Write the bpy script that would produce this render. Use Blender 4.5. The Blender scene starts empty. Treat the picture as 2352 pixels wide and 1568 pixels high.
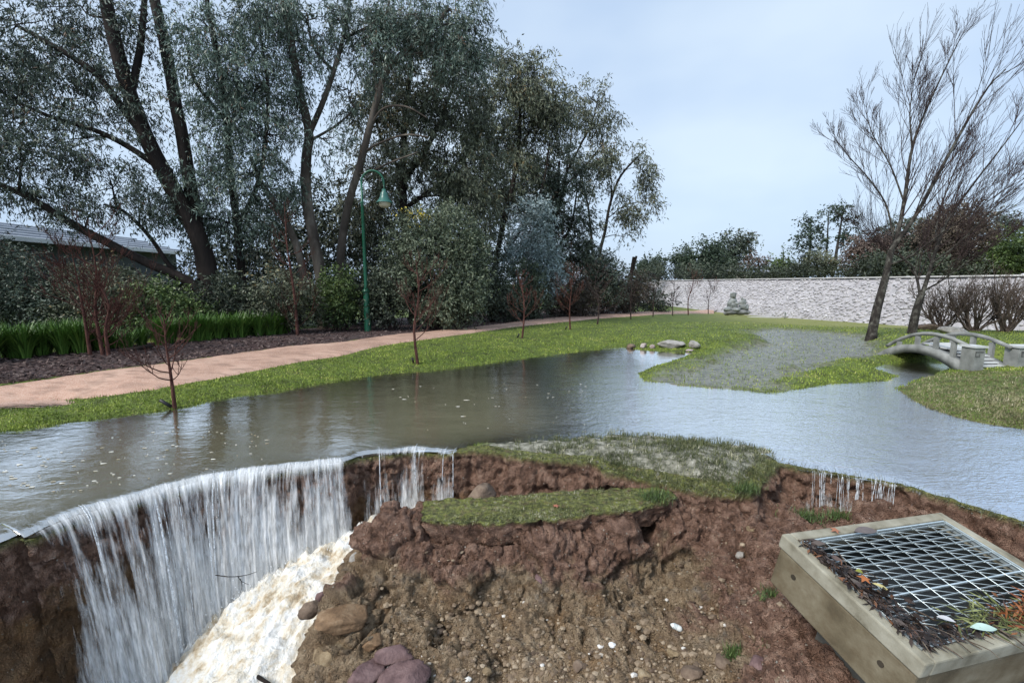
import bpy, math, random
import numpy as np
from mathutils import Vector

rng = np.random.default_rng(7)
random.seed(7)
scene = bpy.context.scene
COL = scene.collection

# ------------------------------------------------------------------ camera
EYE = 1.7                       # metres above the flood water, which is z = 0
F_PX, CU, CV = 1000.0, 1176.0, 784.0   # photograph measured on a 2352 x 1568 grid
PITCH = math.radians(7.63)
cam_data = bpy.data.cameras.new('camera')
cam_data.sensor_width = 36.0
cam_data.lens = 36.0 * F_PX / 2352.0
cam_data.clip_start = 0.05
cam_data.clip_end = 2000.0
cam = bpy.data.objects.new('camera', cam_data)
cam.location = (0, 0, EYE)
cam.rotation_euler = (math.pi / 2 - PITCH, 0, 0)
COL.objects.link(cam)
scene.camera = cam

# ------------------------------------------------------------------ sky and sun
SUN_EL, SUN_AZ = math.radians(45), math.radians(-130)     # azimuth clockwise from +Y
world = bpy.data.worlds.new('World')
scene.world = world
world.use_nodes = True
wn, wl = world.node_tree.nodes, world.node_tree.links
wn.clear()
w_out = wn.new('ShaderNodeOutputWorld')
w_bg = wn.new('ShaderNodeBackground')
w_bg.inputs['Strength'].default_value = 0.1
w_sky = wn.new('ShaderNodeTexSky')
w_sky.sky_type = 'NISHITA'
w_sky.sun_disc = False
w_sky.sun_elevation = SUN_EL
w_sky.sun_rotation = SUN_AZ
w_sky.air_density = 1.0
w_sky.dust_density = 2.0
w_tc = wn.new('ShaderNodeTexCoord')
w_map = wn.new('ShaderNodeMapping')
w_map.inputs['Scale'].default_value = (1.0, 1.0, 2.2)
w_n = wn.new('ShaderNodeTexNoise')
w_n.inputs['Scale'].default_value = 1.7
w_n.inputs['Detail'].default_value = 4.0
w_n.inputs['Roughness'].default_value = 0.45
w_ramp = wn.new('ShaderNodeValToRGB')
w_ramp.color_ramp.elements[0].position = 0.34
w_ramp.color_ramp.elements[0].color = (2.12, 2.88, 4.12, 1)
w_ramp.color_ramp.elements[1].position = 0.68
w_ramp.color_ramp.elements[1].color = (3.45, 4.10, 4.80, 1)
w_mix = wn.new('ShaderNodeMix')
w_mix.data_type = 'RGBA'
w_mix.inputs[0].default_value = 0.86
wl.new(w_tc.outputs['Generated'], w_map.inputs['Vector'])
wl.new(w_map.outputs['Vector'], w_n.inputs['Vector'])
wl.new(w_n.outputs['Fac'], w_ramp.inputs['Fac'])
wl.new(w_sky.outputs['Color'], w_mix.inputs[6])
wl.new(w_ramp.outputs['Color'], w_mix.inputs[7])
wl.new(w_mix.outputs[2], w_bg.inputs['Color'])
wl.new(w_bg.outputs['Background'], w_out.inputs['Surface'])

sun_data = bpy.data.lights.new('sun', 'SUN')
sun_data.energy = 1.5
sun_data.angle = math.radians(18)
sun_data.color = (1.0, 0.97, 0.92)
sun = bpy.data.objects.new('sun', sun_data)
sun.rotation_euler = (math.pi / 2 - SUN_EL, 0, math.pi - SUN_AZ)
COL.objects.link(sun)

scene.view_settings.view_transform = 'Standard'
scene.view_settings.look = 'None'
scene.view_settings.gamma = 1.0
scene.view_settings.use_curve_mapping = False
scene.view_settings.exposure = 1.15
scene.cycles.max_bounces = 6
scene.cycles.diffuse_bounces = 3
scene.cycles.glossy_bounces = 3
scene.cycles.transmission_bounces = 3
scene.cycles.transparent_max_bounces = 12
scene.cycles.caustics_reflective = False
scene.cycles.caustics_refractive = False

# ------------------------------------------------------------------ measuring helpers
def ray(u, v):
    a, b = (u - CU) / F_PX, -(v - CV) / F_PX
    return np.array([a, math.cos(PITCH) + b * math.sin(PITCH), -math.sin(PITCH) + b * math.cos(PITCH)])

def at_z(u, v, z=0.0):
    d = ray(u, v)
    t = (z - EYE) / d[2]
    return np.array([d[0] * t, d[1] * t, z])

def at_y(u, v, y):
    d = ray(u, v)
    t = y / d[1]
    return np.array([d[0] * t, y, EYE + d[2] * t])

# ------------------------------------------------------------------ numpy noise
_perm = np.random.default_rng(3).permutation(256).astype(np.int64)
_perm = np.concatenate([_perm, _perm])
_grad = np.random.default_rng(4).normal(size=(256, 3))
_grad /= np.linalg.norm(_grad, axis=1)[:, None]

def perlin(P):
    P = np.asarray(P, float)
    i = np.floor(P).astype(np.int64)
    f = P - i
    u = f * f * f * (f * (f * 6 - 15) + 10)
    i &= 255
    out = 0
    for dx in (0, 1):
        wx = u[:, 0] if dx else 1 - u[:, 0]
        hx = _perm[(i[:, 0] + dx) & 255]
        for dy in (0, 1):
            wy = u[:, 1] if dy else 1 - u[:, 1]
            hy = _perm[(hx + i[:, 1] + dy) & 255]
            for dz in (0, 1):
                wz = u[:, 2] if dz else 1 - u[:, 2]
                g = _grad[_perm[(hy + i[:, 2] + dz) & 255]]
                d = (g[:, 0] * (f[:, 0] - dx) + g[:, 1] * (f[:, 1] - dy) + g[:, 2] * (f[:, 2] - dz))
                out = out + wx * wy * wz * d
    return out * 1.6

def fbm(P, scale, octaves=4, gain=0.5, ridged=False):
    P = np.asarray(P, float) / scale
    a, s, tot = 1.0, 0, 0
    for k in range(octaves):
        n = perlin(P + 17.3 * k)
        if ridged:
            n = 1 - 2 * np.abs(n)
        s = s + a * n
        tot += a
        a *= gain
        P = P * 2.03
    return s / tot

def worley(P, scale, seed=0):
    """nearest-cell random value and distance to the cell edge, for chunky broken relief"""
    P = np.asarray(P, float) / scale + 31.7 * seed
    i0 = np.floor(P).astype(np.int64)
    d1 = np.full(len(P), 9.0); d2 = np.full(len(P), 9.0); val = np.zeros(len(P))
    for dx in (-1, 0, 1):
        for dy in (-1, 0, 1):
            for dz in (-1, 0, 1):
                c = i0 + np.array([dx, dy, dz])
                h = _perm[(_perm[(_perm[c[:, 0] & 255] + c[:, 1]) & 255] + c[:, 2]) & 255]
                q = c + 0.5 + 0.42 * _grad[h]
                d = np.sqrt(((P - q) ** 2).sum(1))
                nearer = d < d1
                d2 = np.where(nearer, d1, np.minimum(d2, d))
                val = np.where(nearer, h / 255.0, val)
                d1 = np.where(nearer, d, d1)
    return val, d2 - d1

def xyz(x, y, z=0.0):
    x = np.asarray(x, float).ravel()
    y = np.asarray(y, float).ravel()
    return np.stack([x, y, np.broadcast_to(np.asarray(z, float), x.shape)], 1)

def smooth(a, b, x):
    t = np.clip((x - a) / (b - a), 0, 1)
    return t * t * (3 - 2 * t)

# ------------------------------------------------------------------ mesh helpers
def raw_mesh(name, V, F):
    """V (n,3) array, F (m,k) array of equal-sized faces or a list of tuples."""
    me = bpy.data.meshes.new(name)
    if isinstance(F, np.ndarray):
        V = np.ascontiguousarray(V, np.float32)
        F = np.ascontiguousarray(F, np.int32)
        m, k = F.shape
        me.vertices.add(len(V))
        me.vertices.foreach_set('co', V.ravel())
        me.loops.add(m * k)
        me.loops.foreach_set('vertex_index', F.ravel())
        me.polygons.add(m)
        me.polygons.foreach_set('loop_start', np.arange(0, m * k, k, dtype=np.int32))
        me.polygons.foreach_set('loop_total', np.full(m, k, np.int32))
        me.update(calc_edges=True)
    else:
        me.from_pydata([tuple(v) for v in V], [], [tuple(int(i) for i in f) for f in F])
        me.update()
    return me

def set_attr(me, name, data):
    data = np.ascontiguousarray(data, np.float32)
    if data.ndim == 1:
        a = me.attributes.new(name, 'FLOAT', 'POINT')
        a.data.foreach_set('value', data)
    else:
        a = me.attributes.new(name, 'FLOAT_VECTOR', 'POINT')
        a.data.foreach_set('vector', data.ravel())

def shade(me, flag=True):
    me.polygons.foreach_set('use_smooth', np.full(len(me.polygons), flag, bool))

def link(name, me, mat=None, parent=None, smooth_shade=True, attrs=None, loc=None):
    if attrs:
        for k, d in attrs.items():
            set_attr(me, k, d)
    shade(me, smooth_shade)
    if mat is not None and not me.materials:
        me.materials.append(mat)
    o = bpy.data.objects.new(name, me)
    COL.objects.link(o)
    if parent is not None:
        o.parent = parent
    if loc is not None:
        o.location = loc
    return o

def obj(name, V, F, mat=None, parent=None, smooth_shade=True, attrs=None):
    return link(name, raw_mesh(name, V, F), mat, parent, smooth_shade, attrs)

def tag(o, label=None, cat=None, group=None, kind=None):
    if label: o['label'] = label
    if cat: o['category'] = cat
    if group: o['group'] = group
    if kind: o['kind'] = kind
    return o

_bases = {}
def thing(name, base, label, cat, group=None):
    """an Empty at the thing's base; parts are given in world coordinates and stored relative to it"""
    o = bpy.data.objects.new(name, None)
    o.empty_display_size = 0.2
    COL.objects.link(o)
    o.location = tuple(float(c) for c in base)
    tag(o, label, cat, group)
    _bases[o.name] = np.array(base, float)
    return o

def part(name, mb_or_VF, mat, parent, smooth_shade=True, attrs=None, top=None):
    """mesh part; the vertices come in world coordinates of the thing"""
    V, F = mb_or_VF.arrays() if hasattr(mb_or_VF, 'arrays') else mb_or_VF
    b = _bases.get(parent.name) if parent is not None else None
    if b is not None:
        V = V - b[None]
    o = link(name, raw_mesh(name, V, F), mat, parent, smooth_shade, attrs)
    if b is not None:
        _bases[o.name] = b
    return o

class MB:
    """collects geometry for one mesh"""
    def __init__(self):
        self.V, self.F, self.n = [], [], 0
        self.A = []
    def add(self, V, F, a=None):
        V = np.asarray(V, float)
        self.V.append(V)
        self.F.extend([tuple(int(i) + self.n for i in f) for f in F])
        self.A.append(np.full(len(V), 0.0 if a is None else a))
        self.n += len(V)
        return self
    def arrays(self):
        V = np.concatenate(self.V)
        ks = {len(f) for f in self.F}
        if len(ks) == 1:
            return V, np.array(self.F)
        return V, self.F
    def attr(self):
        return np.concatenate(self.A)
    def box(self, c, s, rot=0.0, a=None, taper=1.0):
        x, y, z = np.array(s) / 2
        V = np.array([[sx * x * (taper if sz > 0 else 1), sy * y * (taper if sz > 0 else 1), sz * z] for sz in (-1, 1) for sy in (-1, 1) for sx in (-1, 1)])
        cr, sr = math.cos(rot), math.sin(rot)
        V = np.stack([V[:, 0] * cr - V[:, 1] * sr, V[:, 0] * sr + V[:, 1] * cr, V[:, 2]], 1) + np.array(c)
        return self.add(V, [(0, 2, 3, 1), (4, 5, 7, 6), (0, 1, 5, 4), (1, 3, 7, 5), (3, 2, 6, 7), (2, 0, 4, 6)], a)
    def tube(self, pts, radii, sides=6, cap=True, a=None):
        V, F = tube_arrays(pts, radii, sides, cap)
        return self.add(V, F, a)
    def lathe(self, c, prof, sides=16, a=None):
        th = np.arange(sides) * 2 * math.pi / sides
        V = np.concatenate([np.stack([r * np.cos(th), r * np.sin(th), np.full(sides, z)], 1) for r, z in prof]) + np.array(c)
        F = []
        for k in range(len(prof) - 1):
            for i in range(sides):
                j = (i + 1) % sides
                F.append((k * sides + i, k * sides + j, (k + 1) * sides + j, (k + 1) * sides + i))
        return self.add(V, F, a)

def tube_arrays(pts, radii, sides=6, cap=True):
    P = np.asarray(pts, float)
    n = len(P)
    R = np.broadcast_to(np.asarray(radii, float), (n,))
    T = np.gradient(P, axis=0)
    T /= np.linalg.norm(T, axis=1)[:, None] + 1e-9
    m = P[-1] - P[0]
    ref = np.array([0.0, 0, 1]) if abs(m[2]) < 0.8 * np.linalg.norm(m) else np.array([0.3, 1.0, 0])
    A = np.cross(T, ref)
    A /= np.linalg.norm(A, axis=1)[:, None] + 1e-9
    B = np.cross(T, A)
    th = np.arange(sides) * 2 * math.pi / sides
    V = (P[:, None] + R[:, None, None] * (np.cos(th)[None, :, None] * A[:, None] + np.sin(th)[None, :, None] * B[:, None])).reshape(-1, 3)
    i = np.arange(n - 1)[:, None] * sides
    k = np.arange(sides)[None]
    k2 = (k + 1) % sides
    F = np.stack([i + k, i + k2, i + sides + k2, i + sides + k], -1).reshape(-1, 4).tolist()
    if cap:
        if sides == 4:
            F.append([(n - 1) * sides + j for j in range(4)])
            F.append([3, 2, 1, 0])
        else:
            V = np.concatenate([V, P[:1], P[-1:]])
            for j in range(sides):
                j2 = (j + 1) % sides
                F.append([j2, j, n * sides])
                F.append([(n - 1) * sides + j, (n - 1) * sides + j2, n * sides + 1])
    return V, F

class Twigs:
    """many tubes in one mesh, quads only, quick"""
    def __init__(self):
        self.V, self.F, self.n = [], [], 0
    def tube(self, pts, radii, sides=4):
        V, F = tube_arrays(pts, radii, sides, False)
        self.V.append(V)
        self.F.append(np.array(F) + self.n)
        self.n += len(V)
    def arrays(self):
        return np.concatenate(self.V), np.concatenate(self.F)

def spline(pts, n):
    """Catmull-Rom resample of a polyline"""
    P = np.asarray(pts, float)
    if len(P) == 2:
        t = np.linspace(0, 1, n)[:, None]
        return P[0] * (1 - t) + P[1] * t
    Q = np.concatenate([[2 * P[0] - P[1]], P, [2 * P[-1] - P[-2]]])
    t = np.linspace(0, len(P) - 1 - 1e-6, n)
    k = np.floor(t).astype(int)
    f = (t - k)[:, None]
    p0, p1, p2, p3 = Q[k], Q[k + 1], Q[k + 2], Q[k + 3]
    return 0.5 * (2 * p1 + (p2 - p0) * f + (2 * p0 - 5 * p1 + 4 * p2 - p3) * f ** 2 + (3 * p1 - p0 - 3 * p2 + p3) * f ** 3)

def grid_faces(nr, nc, wrap=False):
    r = np.arange(nr - 1)[:, None]
    c = np.arange(nc if wrap else nc - 1)[None]
    c2 = (c + 1) % nc
    return np.stack([r * nc + c, r * nc + c2, (r + 1) * nc + c2, (r + 1) * nc + c], -1).reshape(-1, 4)

# ------------------------------------------------------------------ material helper
class Mat:
    def __init__(self, name, rough=0.7, spec=0.3):
        self.m = bpy.data.materials.new(name)
        self.m.use_nodes = True
        self.nt = self.m.node_tree
        self.N, self.L = self.nt.nodes, self.nt.links
        self.bsdf = self.N['Principled BSDF']
        self.out = self.N['Material Output']
        self.bsdf.inputs['Roughness'].default_value = rough
        self.bsdf.inputs['Specular IOR Level'].default_value = spec
    def node(self, t, **kw):
        n = self.N.new(t)
        for k, v in kw.items():
            if k in n.inputs: n.inputs[k].default_value = v
            else: setattr(n, k, v)
        return n
    def pos(self, scale=(1, 1, 1), obj_space=False):
        if obj_space:
            s = self.node('ShaderNodeTexCoord').outputs['Object']
        else:
            s = self.node('ShaderNodeNewGeometry').outputs['Position']
        mp = self.node('ShaderNodeMapping')
        mp.inputs['Scale'].default_value = scale
        self.L.new(s, mp.inputs['Vector'])
        return mp.outputs['Vector']
    def attr(self, name, out='Fac'):
        n = self.node('ShaderNodeAttribute')
        n.attribute_name = name
        return n.outputs[out]
    def noise(self, scale, detail=4, rough=0.55, vec=None, dist=0.0):
        n = self.node('ShaderNodeTexNoise')
        n.inputs['Scale'].default_value = scale
        n.inputs['Detail'].default_value = detail
        n.inputs['Roughness'].default_value = rough
        n.inputs['Distortion'].default_value = dist
        self.L.new(vec if vec is not None else self.pos(), n.inputs['Vector'])
        return n.outputs['Fac']
    def voronoi(self, scale, vec=None, out='Distance', feature='F1', rand=1.0):
        n = self.node('ShaderNodeTexVoronoi')
        n.feature = feature
        n.inputs['Scale'].default_value = scale
        n.inputs['Randomness'].default_value = rand
        self.L.new(vec if vec is not None else self.pos(), n.inputs['Vector'])
        return n.outputs[out]
    def ramp(self, fac, stops):
        n = self.node('ShaderNodeValToRGB')
        e = n.color_ramp.elements
        while len(e) < len(stops): e.new(0.5)
        for k, (p, c) in enumerate(stops):
            e[k].position = p
            if isinstance(c, (int, float)): c = (c, c, c)
            e[k].color = (*c[:3], 1)
        self.L.new(fac, n.inputs['Fac'])
        return n.outputs['Color']
    def mix(self, fac, a, b, mode='MIX'):
        n = self.node('ShaderNodeMix')
        n.data_type = 'RGBA'
        n.blend_type = mode
        for i, val in ((0, fac), (6, a), (7, b)):
            sock = n.inputs[i]
            if hasattr(val, 'is_output'): self.L.new(val, sock)
            elif i == 0: sock.default_value = val
            else: sock.default_value = (*val[:3], 1) if not isinstance(val, (int, float)) else (val, val, val, 1)
        return n.outputs[2]
    def math(self, op, a, b=None, clamp=False):
        n = self.node('ShaderNodeMath')
        n.operation = op
        n.use_clamp = clamp
        for s, v in ((n.inputs[0], a), (n.inputs[1], b)):
            if v is None: continue
            if hasattr(v, 'is_output'): self.L.new(v, s)
            else: s.default_value = v
        return n.outputs[0]
    def bump(self, height, strength=0.5, dist=0.02, normal=None):
        n = self.node('ShaderNodeBump')
        n.inputs['Strength'].default_value = strength
        n.inputs['Distance'].default_value = dist
        self.L.new(height, n.inputs['Height'])
        if normal is not None: self.L.new(normal, n.inputs['Normal'])
        return n.outputs['Normal']
    def set(self, sock, val):
        s = self.bsdf.inputs[sock]
        if hasattr(val, 'is_output'): self.L.new(val, s)
        elif isinstance(val, (tuple, list)): s.default_value = (*val[:3], 1)
        else: s.default_value = val
        return self

def simple_mat(name, c1, c2, scale=8.0, rough=0.7, spec=0.3, bump=0.3, bscale=None, bdist=0.01, lo=0.35, hi=0.65):
    M = Mat(name, rough, spec)
    n = M.noise(scale, 5)
    M.set('Base Color', M.ramp(n, [(lo, c1), (hi, c2)]))
    if bump:
        M.set('Normal', M.bump(M.noise(bscale or scale * 4, 4), bump, bdist))
    return M.m

# ================================================================== THE LAND
def poly_sd(P, poly):
    """signed distance to a closed polygon (negative inside) for points P (n,2)"""
    A = np.asarray(poly, float)[:, :2]
    Bq = np.roll(A, -1, 0)
    best = np.full(len(P), 1e9)
    inside = np.zeros(len(P), bool)
    for a, b in zip(A, Bq):
        e = b - a
        w = P - a
        t = np.clip((w @ e) / (e @ e + 1e-12), 0, 1)
        d = np.hypot(w[:, 0] - t * e[0], w[:, 1] - t * e[1])
        best = np.minimum(best, d)
        c = (a[1] > P[:, 1]) != (b[1] > P[:, 1])
        with np.errstate(divide='ignore', invalid='ignore'):
            xi = (b[0] - a[0]) * (P[:, 1] - a[1]) / (b[1] - a[1]) + a[0]
        inside ^= c & (P[:, 0] < xi)
    return np.where(inside, -best, best)

def pxz(lst, z=0.0):
    return [tuple(at_z(u, v, z)[:2]) for u, v in lst]

SHORE = ([(-16, 7.5), (-9.5, 5.0)] + pxz([(0, 992), (100, 977), (200, 966), (300, 952), (400, 940), (500, 917), (600, 902), (700, 886), (800, 869), (900, 856),
         (1000, 848), (1100, 836), (1200, 823), (1300, 809), (1390, 800), (1430, 797), (1470, 803), (1530, 806), (1590, 809), (1575, 818),
         (1530, 832), (1485, 845), (1465, 858), (1480, 873), (1560, 883), (1650, 891), (1760, 901), (1810, 899), (1860, 890), (1900, 882),
         (1960, 880), (2030, 876), (2075, 862), (2090, 848), (2130, 848), (2140, 860), (2105, 872), (2066, 893), (2090, 915), (2160, 945), (2230, 965),
         (2300, 978), (2352, 986), (2480, 1010)]) +
         [(9.0, 4.2), (7.5, 2.4), (4.6, 1.4), (3.2, 1.4), (2.5, 3.0)] +
         pxz([(1800, 1075), (1772, 1038), (1680, 1014), (1560, 996), (1450, 989), (1270, 994), (1160, 1012), (1075, 1026)]) +
         [(-0.6, 4.1), (-2.0, 3.0), (-3.0, 1.6), (-4.6, 1.0), (-12, 1.5)])
MUD = pxz([(1470, 876), (1640, 893), (1760, 900), (1790, 885), (1880, 850), (2010, 834), (2030, 806), (1995, 776), (1900, 766), (1790, 757), (1700, 765),
           (1740, 790), (1640, 822), (1560, 852)])
FLAT = pxz([(1030, 1045), (1120, 1010), (1290, 985), (1450, 980), (1600, 990), (1720, 1010), (1790, 1050), (1760, 1140), (1600, 1135), (1500, 1120), (1380, 1090), (1300, 1068), (1150, 1050)])

CHANNEL = np.array([(7.5, 8.35), (8.3, 8.85), (9.3, 9.15), (10.6, 9.3)])
RIM_PX = [(0, 1252, -.05), (60, 1239, -.05), (130, 1206, -.06), (250, 1169, -.06), (350, 1139, -.06), (450, 1113, -.06), (560, 1091, -.05), (640, 1081, -.05),
          (780, 1062, -.04), (830, 1047, -.04), (900, 1038, -.03), (960, 1034, -.03), (1040, 1038, -.015), (1110, 1036, .0), (1150, 1043, .01), (1220, 1054, .01),
          (1300, 1060, .01), (1365, 1064, .0), (1390, 1084, -.05), (1440, 1094, -.06), (1500, 1108, -.09), (1600, 1128, -.10), (1690, 1138, -.10), (1733, 1130, -.08),
          (1766, 1090, -.03), (1795, 1068, -.01), (1850, 1077, -.015), (1950, 1093, -.02), (2050, 1109, -.02), (2130, 1132, -.015), (2200, 1153, -.01), (2280, 1178, -.01), (2352, 1200, -.01)]
_r = [np.array([-3.3, 0.5, .02]), np.array([-3.45, 1.5, -.02])] + [at_z(u, v, z) for u, v, z in RIM_PX] + [np.array([3.95, 2.2, 0]), np.array([4.0, 1.3, 0.02]), np.array([3.9, 0.5, .05])]
RIM = spline(_r, 900)
_seg = np.linalg.norm(np.diff(RIM, axis=0), axis=1)
_s = np.concatenate([[0], np.cumsum(_seg)])
NS = 820
RIM_S = np.linspace(0, _s[-1], NS)
RIM = np.stack([np.interp(RIM_S, _s, RIM[:, k]) for k in range(3)], 1)
_wob = fbm(np.stack([RIM_S, RIM_S * 0, RIM_S * 0], 1), 0.16, 4)
_t = np.gradient(RIM[:, :2], axis=0)
for _k in range(3):
    _t = np.array([np.convolve(np.pad(_t[:, c], 12, 'edge'), np.ones(25) / 25, 'valid') for c in (0, 1)]).T
_t /= np.linalg.norm(_t, axis=1)[:, None]
RIM_N = np.stack([_t[:, 1], -_t[:, 0]], 1)         # pointing into the hole
RIM[:, :2] += RIM_N * (_wob * 0.035)[:, None]
RIM[:, 2] += 0.010 * fbm(np.stack([RIM_S, RIM_S * 0 + 5, RIM_S * 0], 1), 0.25, 3)
HOLE = [tuple(p[:2]) for p in RIM[::4]] + [(3.8, -0.4), (-3.2, -0.4)]

def nearest_rim(P):
    best = np.full(len(P), 1e9)
    zi = np.zeros(len(P))
    idx = np.where((np.abs(P[:, 0]) < 6) & (P[:, 1] < 6.5))[0]
    R = RIM[::4]
    for c in range(0, len(idx), 4000):
        ii = idx[c:c + 4000]
        d = np.hypot(P[ii, 0][:, None] - R[None, :, 0], P[ii, 1][:, None] - R[None, :, 1])
        k = d.argmin(1)
        best[ii] = d[np.arange(len(ii)), k]
        zi[ii] = R[k, 2]
    return best, zi

def land(x, y, full=False):
    x = np.asarray(x, float).ravel()
    y = np.asarray(y, float).ravel()
    P = np.stack([x, y], 1)
    sd = poly_sd(P, SHORE)
    n1 = fbm(xyz(x, y), 1.3, 4)
    n2 = fbm(xyz(x, y, 4.0), 0.22, 3)
    n3 = fbm(xyz(x, y, 7.0) * [0.6, 1.3, 1], 0.5, 4)
    sdn = sd + 0.06 * n1 + 0.05 * n2 + 0.09 * n3
    base = 0.28 - 0.035 * np.clip(y - 11, 0, 40) - 0.05 * np.clip(x - 10, 0, 22) * smooth(11, 24, y)
    base = base - 0.36 * np.exp(-(((x + 6.9) / 1.3) ** 2 + ((y - 6.0) / 0.55) ** 2))   # the flooded dip in the path
    up = base * (1 - np.exp(-np.clip(sdn, 0, None) / 1.1)) + 0.012 * n1 * smooth(0, 1, sdn) + 0.008 * n2 * smooth(0, .3, sdn)
    down = -0.30 * (1 - np.exp(-np.clip(-sdn, 0, None) / 0.75)) + 0.012 * n2
    z = np.where(sdn > 0, up, down)
    mud = smooth(0.30, -0.35, poly_sd(P, MUD) + 0.40 * n1 + 0.55 * n3)
    wet = 0.008 + 0.045 * fbm(xyz(x, y, 9.0) * [0.5, 1.4, 1], 0.45, 4)
    z = z * (1 - 0.85 * mud) + wet * 0.85 * mud
    flat = smooth(0.06, -0.12, poly_sd(P, FLAT) + 0.08 * n1 + 0.20 * n3 * smooth(4.0, 4.3, y))
    z = z * (1 - 0.6 * flat) + flat * (0.006 + 0.016 * n2 + 0.012 * n1 - 0.035 * smooth(4.25, 4.95, y) + 0.02 * n3)
    ch = np.full(len(P), 9.0)                                   # the channel under the footbridge
    for a_, b_ in zip(CHANNEL[:-1], CHANNEL[1:]):
        e_ = b_ - a_
        t_ = np.clip(((P - a_) @ e_) / (e_ @ e_), 0, 1)
        ch = np.minimum(ch, np.hypot(P[:, 0] - a_[0] - t_ * e_[0], P[:, 1] - a_[1] - t_ * e_[1]))
    s_ = smooth(0.22, 0.62, ch + 0.08 * n1)
    z = z * s_ + (-0.10) * (1 - s_)
    rd, rz = nearest_rim(P)
    w = np.exp(-(rd / 0.22) ** 2)
    z = z * (1 - w) + rz * w
    if full:
        return z, sd, mud, flat, rd
    return z

def ground_px(U, V_, z0=0.15, it=9):
    """where lines of sight through the pixels meet the land"""
    U, V_ = np.atleast_1d(np.asarray(U, float)), np.atleast_1d(np.asarray(V_, float))
    a, b = (U - CU) / F_PX, -(V_ - CV) / F_PX
    dy, dz = math.cos(PITCH) + b * math.sin(PITCH), -math.sin(PITCH) + b * math.cos(PITCH)
    z = np.full(len(U), z0)
    for _ in range(it):
        t = (z - EYE) / dz
        z = 0.4 * z + 0.6 * quick_land(a * t, dy * t)[0]
    t = (z - EYE) / dz
    return np.stack([a * t, dy * t, quick_land(a * t, dy * t)[0]], 1)

def on_ground(u, v):
    return ground_px([u], [v])[0]

# ---- materials of the land
def ground_material():
    M = Mat('ground_turf', 0.75, 0.25)
    g = M.ramp(M.noise(3.0, 6), [(0.3, (.075, .080, .034)), (0.5, (.115, .165, .028)), (0.72, (.20, .225, .048))])
    g = M.mix(M.ramp(M.noise(26, 4), [(0.45, 0), (0.62, 1)]), g, (.06, .075, .02))
    lawn = M.ramp(M.noise(1.2, 5), [(0.35, (.17, .19, .045)), (0.65, (.26, .25, .085))])
    g = M.mix(M.attr('lawn'), g, lawn)
    mudc = M.ramp(M.noise(9, 6), [(0.3, (.085, .085, .06)), (0.5, (.16, .155, .12)), (0.7, (.26, .25, .20))])
    g = M.mix(M.math('MULTIPLY', M.attr('mud'), M.ramp(M.noise(5, 5), [(0.3, .55), (0.5, 1)])), g, mudc)
    flatc = M.ramp(M.noise(14, 6), [(0.3, (.05, .055, .035)), (0.5, (.20, .19, .145)), (0.68, (.40, .38, .31))])
    g = M.mix(M.attr('flat'), g, flatc)
    silt = M.ramp(M.noise(4, 6), [(0.3, (.12, .085, .04)), (0.6, (.30, .20, .09)), (0.75, (.36, .27, .14))])
    g = M.mix(M.attr('under'), g, silt)
    M.set('Base Color', g)
    wetr = M.math('MULTIPLY', M.attr('mud'), 0.55)
    M.set('Roughness', M.math('SUBTRACT', 0.8, wetr))
    M.set('Normal', M.bump(M.noise(30, 5), 0.5, 0.03))
    return M.m

M_GROUND = ground_material()

# ---- ground sheet (finer near the place where the photo is taken, reaching the horizon)
th = np.radians(np.linspace(-89, 89, 480))
rr = np.concatenate([np.geomspace(0.8, 2.4, 16)[:-1], np.geomspace(2.4, 30, 280), np.geomspace(30.5, 900, 46)])
TH, RR = np.meshgrid(th, rr)
gx, gy = (RR * np.sin(TH)).ravel(), (RR * np.cos(TH)).ravel() - 0.4
gz, gsd, gmud, gflat, grd = land(gx, gy, True)
F = grid_faces(len(rr), len(th))
hole_sd = poly_sd(np.stack([gx, gy], 1), HOLE)
keep = ~((hole_sd[F] < -0.0).any(1))
F = F[keep]
glawn = smooth(14, 19, gy + 1.5 * fbm(xyz(gx, gy), 4, 3)) * smooth(6, 13, gx - 0.35 * (gy - 16))
gunder = smooth(0.0, -0.14, gsd + 0.06 * fbm(xyz(gx, gy), .4, 3)) * (1 - 0.6 * gflat)
ground = obj('ground', np.stack([gx, gy, gz], 1), F, M_GROUND, attrs={'mud': gmud, 'flat': gflat, 'lawn': glawn, 'under': gunder})
tag(ground, 'wet green turf bank sloping down to the flood water', kind='structure')

def quick_land(x, y):
    """height, shore distance, mud and flat read back from the finished ground sheet"""
    x, y = np.asarray(x, float), np.asarray(y, float) + 0.4
    ft = np.clip(np.interp(np.arctan2(x, y), th, np.arange(len(th))), 0, len(th) - 1.001)
    fr_ = np.clip(np.interp(np.hypot(x, y), rr, np.arange(len(rr))), 0, len(rr) - 1.001)
    i, j = fr_.astype(int), ft.astype(int)
    a, b = fr_ - i, ft - j
    out = []
    for g in (gz, gsd, gmud, gflat, grd):
        g = g.reshape(len(rr), len(th))
        out.append((1 - a) * ((1 - b) * g[i, j] + b * g[i, j + 1]) + a * ((1 - b) * g[i + 1, j] + b * g[i + 1, j + 1]))
    return out

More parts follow.
